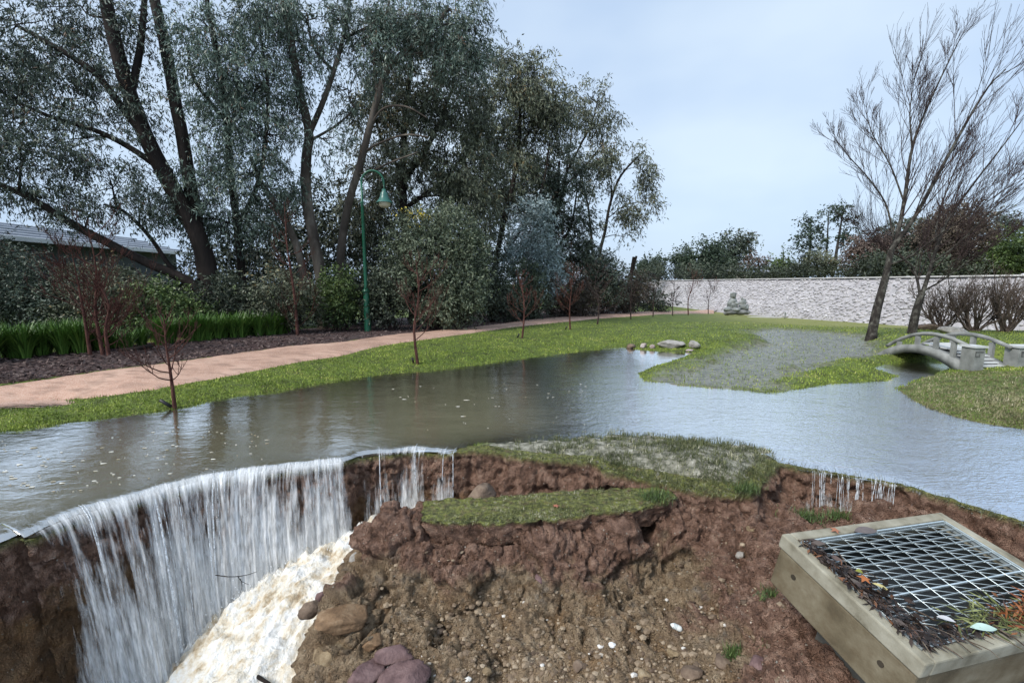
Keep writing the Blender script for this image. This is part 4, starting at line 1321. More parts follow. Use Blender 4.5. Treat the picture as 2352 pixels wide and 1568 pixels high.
shrub('bush', 'feathery yellow green broom between the strappy grass clumps', (400, 765, 11.8), [(370, 690, 70, 50, 11.8), (430, 720, 60, 40, 11.7), (340, 740, 60, 30, 11.5)], 'green', 11.8, 45, 0.8)
shrub('bush', 'dark bush at the base of the leaning twin trunks', (500, 760, 12.6), [(520, 680, 60, 50, 12.6), (570, 710, 60, 40, 12.6), (470, 730, 50, 30, 12.4)], 'dark', 12.0, 46, 1.0)
shrub('bush', 'thin olive bush behind the tall single red sapling', (650, 755, 12.6), [(640, 670, 55, 55, 12.6), (690, 690, 45, 50, 12.6), (620, 720, 50, 30, 12.4)], 'gum_olive', 12.0, 47, 0.8)

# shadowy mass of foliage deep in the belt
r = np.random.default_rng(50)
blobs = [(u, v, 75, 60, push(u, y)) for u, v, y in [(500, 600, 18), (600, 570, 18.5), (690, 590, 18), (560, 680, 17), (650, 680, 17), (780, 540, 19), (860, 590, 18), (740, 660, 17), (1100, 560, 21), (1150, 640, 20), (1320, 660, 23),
         (420, 690, 17), (330, 700, 17), (230, 720, 16), (120, 740, 16), (30, 740, 16), (-60, 700, 16), (-160, 700, 16), (-280, 690, 15), (-400, 690, 15), (-540, 680, 15), (-220, 590, 16), (-360, 600, 16), (820, 680, 17), (1000, 690, 18), (1230, 680, 21), (1400, 690, 25), (1460, 690, 27), (640, 500, 19), (730, 480, 19.5), (900, 520, 19.5)]]  # clumps beyond the left edge are added to darken the water's reflection
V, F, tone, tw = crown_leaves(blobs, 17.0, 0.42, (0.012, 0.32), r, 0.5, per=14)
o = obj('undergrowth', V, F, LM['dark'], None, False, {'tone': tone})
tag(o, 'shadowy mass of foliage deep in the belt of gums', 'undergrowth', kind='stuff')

# ---- trees beyond the embankment
def far_tree(label, base_v, u, y, blobs, key, seed, trunkw=0.25, density=1.0, leaf=(0.0066, 0.5), droop=0.2, bare=False, name='tree', trunk_top=None, cone=False):
    r = np.random.default_rng(seed)
    b = at_y(u, base_v, y)
    t = thing(name, b, label, 'tree', 'trees beyond the stone embankment')
    top = at_y(*(trunk_top or (blobs[0][0], blobs[0][1] - blobs[0][3] * 0.4)), y)
    P = spline([b, (b + top) / 2 + np.array([r.normal(0, .2), 0, 0]), top], 10)
    part('trunk', tubes_from([(P, np.linspace(trunkw, trunkw * 0.3, 10))] + branch_to([P], [(*q, y) for q in blobs], r, trunkw * 0.30), 5), BARK_FAR, t)
    V, F, tone, tw = crown_leaves([(*q, y) for q in blobs], y * 0.8, density * 2.1, leaf, r, droop, twig_len=0.35, per=14)
    part('crown', (V, F), LM[key], t, False, {'tone': tone})
    return t
far_tree('low dark tree at the end of the skyline beside the dead snag', 640, 1500, 95, [(1500, 605, 32, 16), (1480, 618, 25, 16), (1520, 620, 30, 18), (1540, 610, 20, 16)], 'conifer', 61)
far_tree('dark pine with ragged top behind the embankment, nearest the dead snag', 640, 1570, 92, [(1575, 590, 24, 22), (1560, 610, 28, 22), (1590, 615, 28, 22)], 'conifer', 62)
far_tree('dark pine leaning right, tallest of the dense dark group', 640, 1625, 90, [(1625, 575, 26, 22), (1612, 595, 30, 25), (1645, 600, 30, 28), (1625, 622, 30, 16)], 'conifer', 63)
far_tree('gum with open umbrella crown standing over the pale house roofs', 638, 1682, 96, [(1690, 548, 34, 16), (1712, 562, 18, 22), (1672, 568, 24, 18), (1695, 580, 24, 14)], 'gum_dark', 64, density=0.8)
far_tree('dark tree beside the umbrella crowned gum', 640, 1665, 100, [(1660, 595, 26, 24), (1675, 615, 24, 20)], 'conifer', 65)
far_tree('thin brown half bare tree above the house roofs', 638, 1745, 88, [(1740, 600, 22, 14), (1765, 605, 22, 16), (1720, 605, 16, 14)], 'autumn', 66, density=0.45)
far_tree('neat cone shaped green tree right of the house roofs', 636, 1800, 86, [(1800, 582, 12, 14), (1799, 600, 20, 18), (1798, 620, 25, 16)], 'green', 67, density=1.1)
far_tree('first of three tall sparse conifers with layered branches', 636, 1850, 84, [(1858, 508, 16, 8), (1860, 525, 24, 7), (1848, 545, 26, 7), (1852, 565, 30, 8), (1845, 585, 28, 8)], 'conifer', 68, 0.30, 0.75, trunk_top=(1862, 505))
far_tree('second of three tall sparse conifers, slimmest of them', 636, 1893, 84, [(1900, 488, 14, 8), (1902, 508, 16, 8), (1895, 530, 18, 8), (1890, 555, 18, 8)], 'conifer', 69, 0.25, 0.6, trunk_top=(1903, 485))
far_tree('third and tallest of the sparse conifers, beside the bare maple crowns', 636, 1912, 84, [(1935, 480, 22, 9), (1945, 500, 28, 9), (1935, 525, 30, 9), (1930, 550, 30, 8), (1950, 540, 24, 8)], 'conifer', 70, 0.34, 0.6, trunk_top=(1938, 476))
far_tree('squat olive tree under the tall conifers', 638, 1880, 80, [(1875, 600, 22, 18), (1905, 610, 26, 16), (1850, 618, 22, 12)], 'gum_olive', 71)
far_tree('rusty brown tree behind the trunk of the bare maple', 636, 2000, 70, [(2000, 560, 36, 30), (1985, 590, 40, 26), (2035, 545, 30, 28)], 'autumn', 72, density=0.9)
far_tree('broad dark tree behind the bare maples', 636, 2080, 72, [(2080, 540, 50, 40), (2050, 580, 50, 40), (2110, 590, 50, 35)], 'gum_dark', 73, density=0.9)
far_tree('biggest dark brown tree behind the embankment, with a square shouldered crown', 636, 2190, 66, [(2200, 500, 48, 30), (2180, 540, 70, 40), (2230, 560, 50, 40), (2170, 590, 70, 35), (2240, 600, 40, 25)], 'brown', 74, density=1.0)
far_tree('open crowned gum partly hidden by bare twigs at the edge of the picture', 636, 2290, 70, [(2290, 505, 40, 16), (2310, 525, 30, 14), (2270, 535, 25, 14)], 'gum_dark', 75, density=0.7)
far_tree('dense green tree at the far edge of the embankment', 636, 2330, 60, [(2330, 575, 40, 34), (2352, 550, 40, 30), (2370, 590, 50, 40), (2310, 605, 30, 22)], 'green', 76, density=1.0)
r = np.random.default_rng(80)
blobs = [(u, 628 + r.uniform(-6, 3), 30, 11, 78 + r.uniform(-4, 6)) for u in range(1480, 2000, 34)] + [(u, 615 + r.uniform(-6, 6), 34, 18, 62 + r.uniform(-4, 6)) for u in range(2000, 2420, 36)]
V, F, tone, tw = crown_leaves(blobs, 60.0, 2.2, (0.0066, 0.5), r, 0.2, per=14)
o = obj('hedge_bank', V, F, LM['dark'], None, False, {'tone': tone})
tag(o, 'low dark scrub along the back of the stone embankment', 'scrub', kind='stuff')

# ================================================================== PATH, MULCH, EMBANKMENT
PATH_UP = [(-500, 985), (-300, 940), (-120, 905), (0, 888), (120, 871), (243, 852), (451, 826), (660, 797), (778, 788), (912, 770), (1086, 754), (1260, 732), (1433, 720), (1555, 714), (1640, 711)]
PATH_LO = [(-500, 1040), (-300, 995), (-120, 952), (0, 932), (104, 921), (208, 915), (347, 897), (521, 866), (694, 831), (778, 819), (878, 794), (1024, 773.5), (1190, 750), (1364, 732.5), (1555, 719), (1640, 716)]
MULCH_UP = [(-500, 905), (-300, 875), (-120, 850), (0, 833), (174, 817), (347, 800), (486, 786), (660, 772), (778, 764), (843, 751), (982, 740), (1190, 726), (1364, 717), (1440, 714)]

def edge_v(tab, u):
    return np.interp(u, [a for a, _ in tab], [b for _, b in tab])

def draped_strip(name, up, lo, us, rows, lift, mat, label, jit=3.0):
    us = np.asarray(us, float)
    n = len(us)
    va, vb = edge_v(up, us), edge_v(lo, us)
    wob = fbm(xyz(us, us * 0), 60, 4) * jit * np.interp(us, [0, 1500], [1.3, 0.25])
    wob2 = fbm(xyz(us, us * 0 + 50), 45, 4) * jit * np.interp(us, [0, 1500], [1.3, 0.25])
    va, vb = va + wob, vb + wob2
    A, Bq = ground_px(us, va), ground_px(us, vb)
    f = np.linspace(0, 1, rows)[:, None, None]
    P = (A[None] * (1 - f) + Bq[None] * f).reshape(-1, 3)
    edge = np.repeat(np.minimum(f[:, 0, 0], 1 - f[:, 0, 0]), n)
    P[:, 2] = land(P[:, 0], P[:, 1]) + np.where(edge < 1e-6, -0.01, lift * (1 + P[:, 1] / 5)) + 0.004 * fbm(P, 0.2, 3)
    o = obj(name, P, grid_faces(rows, n)[:, ::-1], mat)
    tag(o, label, kind='structure')
    return o

M = Mat('path_gravel', 0.8, 0.25)
c = M.ramp(M.noise(1.3, 6), [(0.3, (.27, .145, .095)), (0.5, (.44, .255, .18)), (0.7, (.56, .36, .265))])
c = M.mix(M.ramp(M.noise(70, 3), [(0.42, 0.0), (0.62, 0.75)]), c, (.60, .44, .35))
c = M.mix(M.ramp(M.noise(4.5, 5, 0.6, M.pos((0.5, 1.6, 1))), [(0.50, 0.0), (0.70, 0.75)]), c, (.20, .13, .095))
M.set('Base Color', c)
M.set('Normal', M.bump(M.noise(90, 4), 0.35, 0.01))
draped_strip('path', PATH_UP, PATH_LO, np.linspace(-480, 1640, 420), 14, 0.014, M.m, 'pinkish gravel path curving past the young trees')
M = Mat('bark_mulch', 0.85, 0.2)
c = M.ramp(M.noise(26, 6, 0.65), [(0.3, (.022, .014, .013)), (0.5, (.075, .046, .042)), (0.7, (.15, .10, .09))])
M.set('Base Color', M.mix(M.ramp(M.noise(2, 4), [(0.4, 0), (0.7, .5)]), c, (.10, .085, .085)))
M.set('Normal', M.bump(M.noise(60, 5), 0.9, 0.03))
draped_strip('mulch_bed', [(a, b - 14) for a, b in MULCH_UP], PATH_UP, np.linspace(-480, 1440, 360), 12, 0.010, M.m, 'dark bark mulch bed between the path and the trees')

# loose bark chips
r = np.random.default_rng(90)
n = 9000
us = r.uniform(-100, 1400, n)
f = r.random(n)
vs = (edge_v(MULCH_UP, us) - 8) * (1 - f) + (edge_v(PATH_UP, us) + 1) * f
P = ground_px(us, vs, 0.25, 3) + np.array([0, 0, 0.024])
P[:, 2] += 0.010 * P[:, 1] / 5
D = unit(np.stack([r.normal(size=n), r.normal(size=n), r.normal(0, 0.25, n)], 1))
L = r.uniform(0.03, 0.10, n)
V, F = leaf_quads(P, D, L, L * r.uniform(0.2, 0.45, n), r)
o = obj('mulch_chips', V, F, leaf_mat('bark_chips', (.028, .018, .016), (.09, .055, .048), (.20, .15, .13), 0.8), None, False, {'tone': np.repeat(r.random(n), 4)})
tag(o, 'loose bark chips strewn over the mulch bed', 'mulch', kind='stuff')

# ---- riprap embankment
def emb_x(y): return 28.0 - (y - 24.0) * (4.0 / 56.0)
EMB_TOP = 2.13
emb = thing('stone_embankment', (26.4, 45, -1.1), 'long pale grey embankment of dumped stone closing off the lawn', 'embankment')
ys = np.linspace(8, 84, 60)
prof = []
prof.append(np.stack([emb_x(ys) - 0.3, ys, np.full(60, -3.2)], 1))
for f in np.linspace(0, 1, 8):
    prof.append(np.stack([emb_x(ys) + 2.3 * f, ys + 2.5 * f * (ys > 83.9), np.full(60, -1.5 + (EMB_TOP + 1.42) * f)], 1))
prof.append(np.stack([emb_x(ys) + 2.7, ys, np.full(60, EMB_TOP)], 1))
prof.append(np.stack([emb_x(ys) + 6.5, ys, np.full(60, EMB_TOP)], 1))
prof.append(np.stack([emb_x(ys) + 10, ys, np.full(60, -1.5)], 1))
M_STONE = simple_mat('pale_stone', (.37, .355, .365), (.56, .54, .55), 1.1, 0.85, 0.2, 0.5, 14, 0.03)
part('core', (np.concatenate(prof), grid_faces(len(prof), 60)[:, ::-1]), simple_mat('stone_core', (.35, .335, .345), (.46, .44, .45), 2.0, 0.9, 0.2, 0.4, 12), emb)
mb = MB()
yy = np.linspace(8, 84, 40)
cap = np.concatenate([np.stack([emb_x(yy) + 2.12, yy, np.full(40, EMB_TOP - 0.02)], 1), np.stack([emb_x(yy) + 2.12, yy, np.full(40, EMB_TOP + 0.07)], 1), np.stack([emb_x(yy) + 3.2, yy, np.full(40, EMB_TOP + 0.07)], 1), np.stack([emb_x(yy) + 3.2, yy, np.full(40, EMB_TOP - 0.02)], 1)])
part('capping', (cap, grid_faces(4, 40)), simple_mat('pale_capping', (.56, .545, .545), (.68, .66, .66), 1.5, 0.85, 0.2, 0.2), emb, False)

phi = (1 + 5 ** 0.5) / 2
ICO_V = unit(np.array([(-1, phi, 0), (1, phi, 0), (-1, -phi, 0), (1, -phi, 0), (0, -1, phi), (0, 1, phi), (0, -1, -phi), (0, 1, -phi), (phi, 0, -1), (phi, 0, 1), (-phi, 0, -1), (-phi, 0, 1)], float))
ICO_F = np.array([(0, 11, 5), (0, 5, 1), (0, 1, 7), (0, 7, 10), (0, 10, 11), (1, 5, 9), (5, 11, 4), (11, 10, 2), (10, 7, 6), (7, 1, 8), (3, 9, 4), (3, 4, 2), (3, 2, 6), (3, 6, 8), (3, 8, 9), (4, 9, 5), (2, 4, 11), (6, 2, 10), (8, 6, 7), (9, 8, 1)])
r = np.random.default_rng(91)
variants = [ICO_V * r.uniform(0.72, 1.2, (12, 1)) for _ in range(6)]
var_me = []
for k, vv in enumerate(variants):
    me = raw_mesh('stone', vv, ICO_F)
    me.materials.append(M_STONE)
    shade(me, False)
    var_me.append(me)
spots = []
for y in np.arange(17, 84, 0.29):
    for f in np.arange(0.03, 0.98, 0.062):
        yj, fj = y + r.normal(0, .17), f + r.normal(0, .035)
        x = emb_x(yj) + 2.3 * fj
        z = -1.5 + (EMB_TOP + 1.42) * fj
        spots.append((x - 0.01, yj, z, r.uniform(.09, .20), r.uniform(.09, .21), r.uniform(.07, .15), r.uniform(0, 6.28), int(r.integers(6))))
_lz = land([q[0] - 0.3 for q in spots], [q[1] for q in spots])
spots = [q for q, g_ in zip(spots, _lz) if q[2] > g_ - 0.1]
def spot_u(s): return CU + F_PX * s[0] / (s[1] * math.cos(PITCH) + (EYE - s[2]) * math.sin(PITCH))
vis = [s for s in spots if spot_u(s) < 2352]
vis.sort(key=lambda s: s[1])
near_, rest = vis[:300], vis[300:] + [s for s in spots if spot_u(s) >= 2352]
eb = _bases[emb.name]
for s in near_:
    o = bpy.data.objects.new('stone', var_me[s[7]])
    COL.objects.link(o)
    o.parent = emb
    o.location = (s[0] - eb[0], s[1] - eb[1], s[2] - eb[2])
    o.scale = s[3:6]
    o.rotation_euler = (0, 0.5, s[6])
Vs, Fs, n = [], [], 0
for s in rest:
    v = variants[s[7]] * np.array(s[3:6])
    c_, s_ = math.cos(s[6]), math.sin(s[6])
    v = np.stack([v[:, 0] * c_ - v[:, 1] * s_, v[:, 0] * s_ + v[:, 1] * c_, v[:, 2]], 1) + np.array(s[:3])
    Vs.append(v); Fs.append(ICO_F + n); n += 12
part('stones', (np.concatenate(Vs), np.concatenate(Fs)), M_STONE, emb, False)['kind'] = 'stuff'

# ---- buildings
def building_left():
    x0, ya, yb, ez = -19.2, 12.5, 26.0, 3.42
    t = thing('building', (x0 - 3, 19, 0.2), 'low grey building with banded metal roof behind the trees', 'building')
    m = MB().box((x0 - 4.0, (ya + yb) / 2, 1.6), (7.4, yb - ya - 0.6, 3.5))
    part('wall', m, simple_mat('grey_wall', (.09, .10, .115), (.13, .14, .155), 0.6, 0.8, 0.2, 0.1), t, False)
    roofm = simple_mat('metal_roof', (.30, .32, .35), (.44, .46, .50), 0.9, 0.35, 0.5, 0.1)
    for k in range(6):
        m = MB()
        a, b = x0 + 0.4 - k * 0.62, x0 + 0.4 - (k + 1) * 0.62 - 0.1
        za, zb = ez + 0.16 * k, ez + 0.16 * k + 0.10
        V = np.array([(a, ya, za + .05), (a, yb, za + .05), (b, yb, zb + .05), (b, ya, zb + .05), (a, ya, za - .06), (a, yb, za - .06), (b, yb, zb), (b, ya, zb)])
        m.add(V, [(3, 2, 1, 0), (0, 1, 5, 4), (4, 5, 6, 7), (1, 2, 6, 5), (2, 3, 7, 6), (3, 0, 4, 7)])
        part('roof_panel', m, roofm, t, False)
    m = MB().box((x0 + 0.50, (ya + yb) / 2, ez - 0.05), (0.12, yb - ya, 0.16))
    part('gutter', m, simple_mat('white_gutter', (.62, .63, .65), (.72, .73, .75), 2, 0.4, 0.4, 0), t, False)
    for k, y in enumerate((15, 18.5, 22)):
        m = MB().box((x0 - 0.28, y, 1.9), (0.08, 1.6, 1.1))
        part('window', m, simple_mat('dark_glass', (.03, .035, .04), (.05, .055, .06), 1, 0.1, 0.5, 0), t, False)
building_left()

def far_house(label, u0, u1, y, v_eave, v_ridge, v_base, roofc):
    a, b = at_y(u0, v_base, y), at_y(u1, v_base, y)
    ze, zr = at_y(u0, v_eave, y)[2], at_y(u0, v_ridge, y)[2]
    c = (a + b) / 2
    w = b[0] - a[0]
    t = thing('house', c, label, 'house', 'houses beyond the embankment')
    part('wall', MB().box((c[0], y + 4, (c[2] + ze) / 2), (w * 0.94, 8, ze - c[2])), simple_mat('house_wall', (.36, .35, .34), (.46, .45, .43), 0.4, 0.8, 0.2, 0), t, False)
    m = MB()
    V = np.array([(a[0], y - .5, ze), (b[0], y - .5, ze), (b[0], y + 8.5, ze), (a[0], y + 8.5, ze), (a[0] + w * .08, y + 4, zr), (b[0] - w * .08, y + 4, zr)])
    m.add(V, [(0, 1, 5, 4), (2, 3, 4, 5)]).add(V, [(1, 2, 5), (3, 0, 4), (0, 3, 2), (0, 2, 1)])
    part('roof', m, simple_mat('house_roof', roofc, tuple(min(1, c_ * 1.15) for c_ in roofc), 0.5, 0.5, 0.4, 0), t, False)
    for f in (0.25, 0.5, 0.75):
        part('window', MB().box((a[0] + w * f, y - 0.03, (c[2] + ze) / 2 + .2), (w * 0.09, 0.1, (ze - c[2]) * .4)), simple_mat('house_glass', (.05, .06, .07), (.08, .09, .1), 1, 0.1, 0.5, 0), t, False)
far_house('pale roofed house seen over the middle of the stone embankment', 1655, 1715, 92, 624, 618, 645, (.58, .60, .63))
far_house('second pale roofed house, behind the half bare brown tree', 1715, 1795, 96, 629, 619, 645, (.62, .62, .66))
far_house('whitish house glimpsed through twigs at the edge of the picture', 2240, 2345, 74, 568, 545, 640, (.60, .62, .64))

# ================================================================== BARE TREES AND SAPLINGS
def grow(p, d, L, rad, level, out, r, prm):
    """recursive bare branching; out[level] collects (points, radii)"""
    K = 6
    P = [np.array(p, float)]
    d = d / np.linalg.norm(d)
    for k in range(K - 1):
        d = d + r.normal(size=3) * prm['wob'] + np.array(prm['pull']) * prm['up']
        d /= np.linalg.norm(d)
        P.append(P[-1] + d * L / (K - 1))
    P = np.array(P)
    out[level].append((P, np.linspace(rad, max(rad * 0.35, prm['min']), K)))
    if level + 1 >= len(out): return
    n = prm['kids'][level]
    for k in range(n):
        f = r.uniform(0.22, 1.0) if k else 0.98
        i = min(int(f * (K - 1)), K - 2)
        a = P[i] + (P[i + 1] - P[i]) * (f * (K - 1) - i)
        dd = (P[i + 1] - P[i]) / np.linalg.norm(P[i + 1] - P[i])
        s = r.normal(size=3)
        s -= dd * (s @ dd)
        s /= np.linalg.norm(s)
        ang = r.uniform(*prm['ang'])
        grow(a, dd * math.cos(ang) + s * math.sin(ang), L * prm['len'] * r.uniform(0.6, 1.15) * (1.15 - 0.45 * f), rad * (1 - 0.55 * f) * 0.55 + prm['min'] * .5, level + 1, out, r, prm)

def bulk(lst, sides, idx=None):
    P = np.stack([p for p, _ in lst])
    R = np.stack([q for _, q in lst])
    if idx is not None:
        P, R = P[:, idx], R[:, idx]
    return bulk_tubes(P, R, sides)

# ---- two bare maples by the footbridge
def bare_tree(name, label, base, limbs, y0, seed, w0):
    r = np.random.default_rng(seed)
    b = on_ground(*base)
    t = thing(name, b, label, 'tree', 'bare trees beside the footbridge')
    Ls = []
    for pts, a, c in limbs:
        P = spline([at_y(u, v, b[1] + dy) for u, v, dy in pts], 16)
        Ls.append((P, np.linspace(a * (0.78 if a < .1 else 1), c * .8, 16)))
    Ls[0][0][0] = b - np.array([0, 0, 0.1])
    Ls[0][1][0] *= 1.25
    part('trunk', tubes_from(Ls, 10), BARK_GREY, t)
    out = [[], [], []]
    prm = dict(wob=0.05, pull=(0.25, 0.0, 0.95), up=0.085, kids=[6, 5], ang=(0.22, 0.55), len=0.66, min=0.0030)
    for (P, R), lf in zip(Ls[1:], (1.0, 1.0, 0.55, 0.6, 0.9, 0.8)):
        for f in np.linspace(0.2, 1.0, 15):
            i = min(int(f * 15), 14)
            dd = P[i + 1] - P[i]
            dd /= np.linalg.norm(dd)
            s = r.normal(size=3); s -= dd * (s @ dd); s /= np.linalg.norm(s)
            a = r.uniform(0.2, 0.55) if f < 0.99 else 0.05
            grow(P[i], dd * math.cos(a) + s * math.sin(a), lf * r.uniform(1.0, 2.1) * (1.15 - 0.4 * f), max(R[i] * 0.35, 0.007), 0, out, r, prm)
    part('branches', bulk(out[0], 5), BARK_TWIG, t)['kind'] = 'stuff'
    part('twigs', joinVF([bulk(out[1], 3), bulk(out[2], 3, [0, 2, 5])]), BARK_TWIG, t)['kind'] = 'stuff'
    return t
bare_tree('bare_tree', 'taller bare tree with blotched grey trunk left of the footbridge', (2000, 778),
    [([(2000, 778, 0), (2012, 720, 0), (2025, 670, 0), (2038, 620, 0), (2046, 575, 0)], .125, .085),
     ([(2044, 590, 0), (2066, 520, .1), (2080, 440, .2), (2095, 340, .3), (2128, 250, .4), (2180, 140, .5), (2215, 70, .5)], .075, .010),
     ([(2046, 575, 0), (2100, 500, -.2), (2155, 400, -.4), (2215, 290, -.6), (2270, 200, -.7), (2310, 160, -.8)], .075, .012),
     ([(2052, 545, 0), (2035, 470, .3), (1995, 410, .5), (1950, 360, .7), (1918, 320, .8)], .035, .008),
     ([(2075, 460, .2), (2045, 380, .4), (2005, 310, .5), (1990, 260, .6)], .030, .008),
     ([(2040, 610, 0), (2090, 590, -.5), (2150, 545, -.9), (2230, 490, -1.3), (2330, 420, -1.6)], .040, .008),
     ([(2095, 340, .3), (2090, 260, .3), (2100, 180, .4)], .030, .008)], 12.5, 101, .15)
bare_tree('bare_tree', 'shorter forked bare tree just behind the footbridge', (2094, 766),
    [([(2094, 766, 0), (2102, 725, 0), (2112, 690, 0), (2118, 672, 0)], .115, .10),
     ([(2116, 680, 0), (2130, 640, 0), (2148, 580, 0), (2175, 510, 0), (2230, 430, 0), (2300, 340, 0), (2345, 280, 0)], .075, .012),
     ([(2114, 682, 0), (2106, 640, .2), (2094, 610, .4), (2060, 585, .6), (2030, 570, .8)], .05, .010),
     ([(2122, 668, 0), (2170, 640, -.4), (2240, 590, -.8), (2320, 540, -1.1)], .035, .008),
     ([(2140, 605, 0), (2200, 560, -.4), (2280, 480, -.7), (2350, 420, -.9)], .04, .008),
     ([(2150, 575, 0), (2155, 500, .4), (2185, 410, .6), (2215, 340, .7)], .04, .008)], 13.0, 102, .14)

def sapling(label, u, v, top_v, seed, red=True, spread=0.5, stems=1, name='sapling', group='young bare trees along the path', lo=0.30, dens=1.0, drop=None):
    r = np.random.default_rng(seed)
    b = on_ground(u, v)
    dist = b[1]
    H = (v - top_v) * dist / F_PX
    t = thing(name, b, label, 'sapling', group)
    out = [[], [], []]
    tr = []
    for s in range(stems):
        o = np.array([0, 0, 0.0]) if s == 0 else np.array([r.uniform(-.35, .35), r.uniform(-.1, .1), 0])
        h = H * (1 if s == 0 else r.uniform(0.6, 0.85))
        P = spline([b + o - [0, 0, .06], b + o + [r.normal(0, .02) * h, 0, h * .33], b + o + [r.normal(0, .03) * h, r.normal(0, .03) * h, h * .66], b + o + [r.normal(0, .03) * h, 0, h]], 14)
        R = np.linspace(0.016 + 0.008 * H, 0.005, 14)
        tr.append((P, R))
        prm = dict(wob=0.09, pull=(0, 0, 1), up=0.20, kids=[int(5 * dens), int(4 * dens)], ang=(0.35, 0.8), len=0.5, min=0.0022 + 0.00010 * dist)
        nb = int(15 * dens)
        for k in range(nb):
            f = lo + (0.97 - lo) * (k / (nb - 1)) ** 1.1
            i = min(int(f * 13), 12)
            az = r.uniform(0, 6.28)
            d = np.array([math.cos(az), math.sin(az), r.uniform(0.15, 0.6)])
            grow(P[i], d, spread * h * (1.1 - 0.75 * f) * r.uniform(0.7, 1.15), 0.007 + 0.004 * (1 - f), 0, out, r, prm)
    bk = BARK_YOUNG if red else BARK_TWIG
    part('trunk', tubes_from(tr, 7), bk, t)
    part('branches', bulk(out[0], 4), bk, t)
    part('twigs', joinVF([bulk(out[1], 3), bulk(out[2], 3, [0, 2, 5])]), bk, t)['kind'] = 'stuff'
    return t
sapling('bare sapling standing at the water edge beside a black pipe stub', 402, 937, 715, 111, True, 0.62, lo=0.34)
sapling('leafless reddish sapling on the grass, nearest the waterfall', 960, 836, 590, 112, True, 0.5, dens=1.15)
sapling('leafless sapling in front of the pale boulder', 1199, 776, 625, 113, True, 0.5, dens=1.1)
sapling('leafless sapling with reddest twigs, third in the grass row', 1310, 757, 610, 114, True, 0.45, dens=1.1)
sapling('leafless sapling with dark vase shaped branches, fourth in the grass row', 1372, 745, 605, 115, False, 0.5)
sapling('leafless sapling in front of the silvery brown bush', 1449, 733, 618, 116, False, 0.5)
sapling('leafless sapling in front of the dark rounded bush', 1500, 727, 635, 117, False, 0.45)
sapling('thin leafless sapling where the row meets the stone embankment', 1545, 725, 640, 118, False, 0.35)
sapling('leafless sapling with a red tinged tip left of the statue', 1581, 722, 612, 119, True, 0.40)
sapling('leafless sapling two places left of the statue, small and thin', 1627, 717, 632, 120, False, 0.35)
sapling('leafless sapling right behind the statue', 1648, 712, 640, 121, True, 0.35)
sapling('small bare sapling in the mulch across the path from the boulder', 1121, 732, 640, 122, False, 0.45)
sapling('wide multi-stemmed red sapling in the mulch beside the strappy grass', 238, 818, 520, 123, True, 0.55, 3, dens=1.35, lo=0.18)
sapling('tall single red stemmed sapling in the mulch before the gums', 684, 772, 470, 124, True, 0.26, dens=1.2, lo=0.10)
# bare shrubs right of the maples
def bare_shrub(label, u, v, top_v, seed, spread, n=16):
    r = np.random.default_rng(seed)
    b = on_ground(u, v)
    H = (v - top_v) * b[1] / F_PX
    t = thing('bare_shrub', b, label, 'shrub', 'bare shrubs in front of the embankment')
    out = [[], [], []]
    prm = dict(wob=0.09, pull=(0.2, 0, 1), up=0.09, kids=[7, 5], ang=(0.25, 0.75), len=0.6, min=0.004)
    for k in range(n):
        az = r.uniform(0, 6.28)
        tilt = r.uniform(0.1, spread)
        grow(b + [r.normal(0, .08), r.normal(0, .08), -.05], np.array([math.cos(az) * math.sin(tilt), math.sin(az) * math.sin(tilt), math.cos(tilt)]), H * r.uniform(.65, .9), 0.028, 0, out, r, prm)
    part('stems', bulk(out[0], 5), BARK_SHRUB, t)
    part('twigs', joinVF([bulk(out[1], 4), bulk(out[2], 3, [0, 2, 5])]), BARK_SHRUB, t)['kind'] = 'stuff'
bare_shrub('small brown leafless shrub nearest the forked bare tree', 2160, 757, 650, 131, 0.9)
bare_shrub('wide brown leafless shrub behind the footbridge', 2235, 760, 640, 132, 1.0, 20)
bare_shrub('dark stemmed leafless shrub at the edge of the picture', 2310, 762, 630, 133, 0.9, 18)
bare_shrub('leafless shrub cut off by the edge of the picture', 2385, 764, 640, 134, 0.9, 16)

# ---- dead snag
b = at_y(1448, 640, 30)
t = thing('dead_snag', b, 'blackened two pronged dead trunk standing above the bushes', 'snag')
part('trunk', tubes_from([(spline([at_y(1440, 705, 30), at_y(1447, 650, 30), at_y(1456, 590, 30)], 8), np.linspace(.20, .10, 8)), (spline([at_y(1447, 640, 30), at_y(1455, 612, 30), at_y(1462, 588, 30)], 6), np.linspace(.12, .07, 6))], 8), BARK_DARK, t)

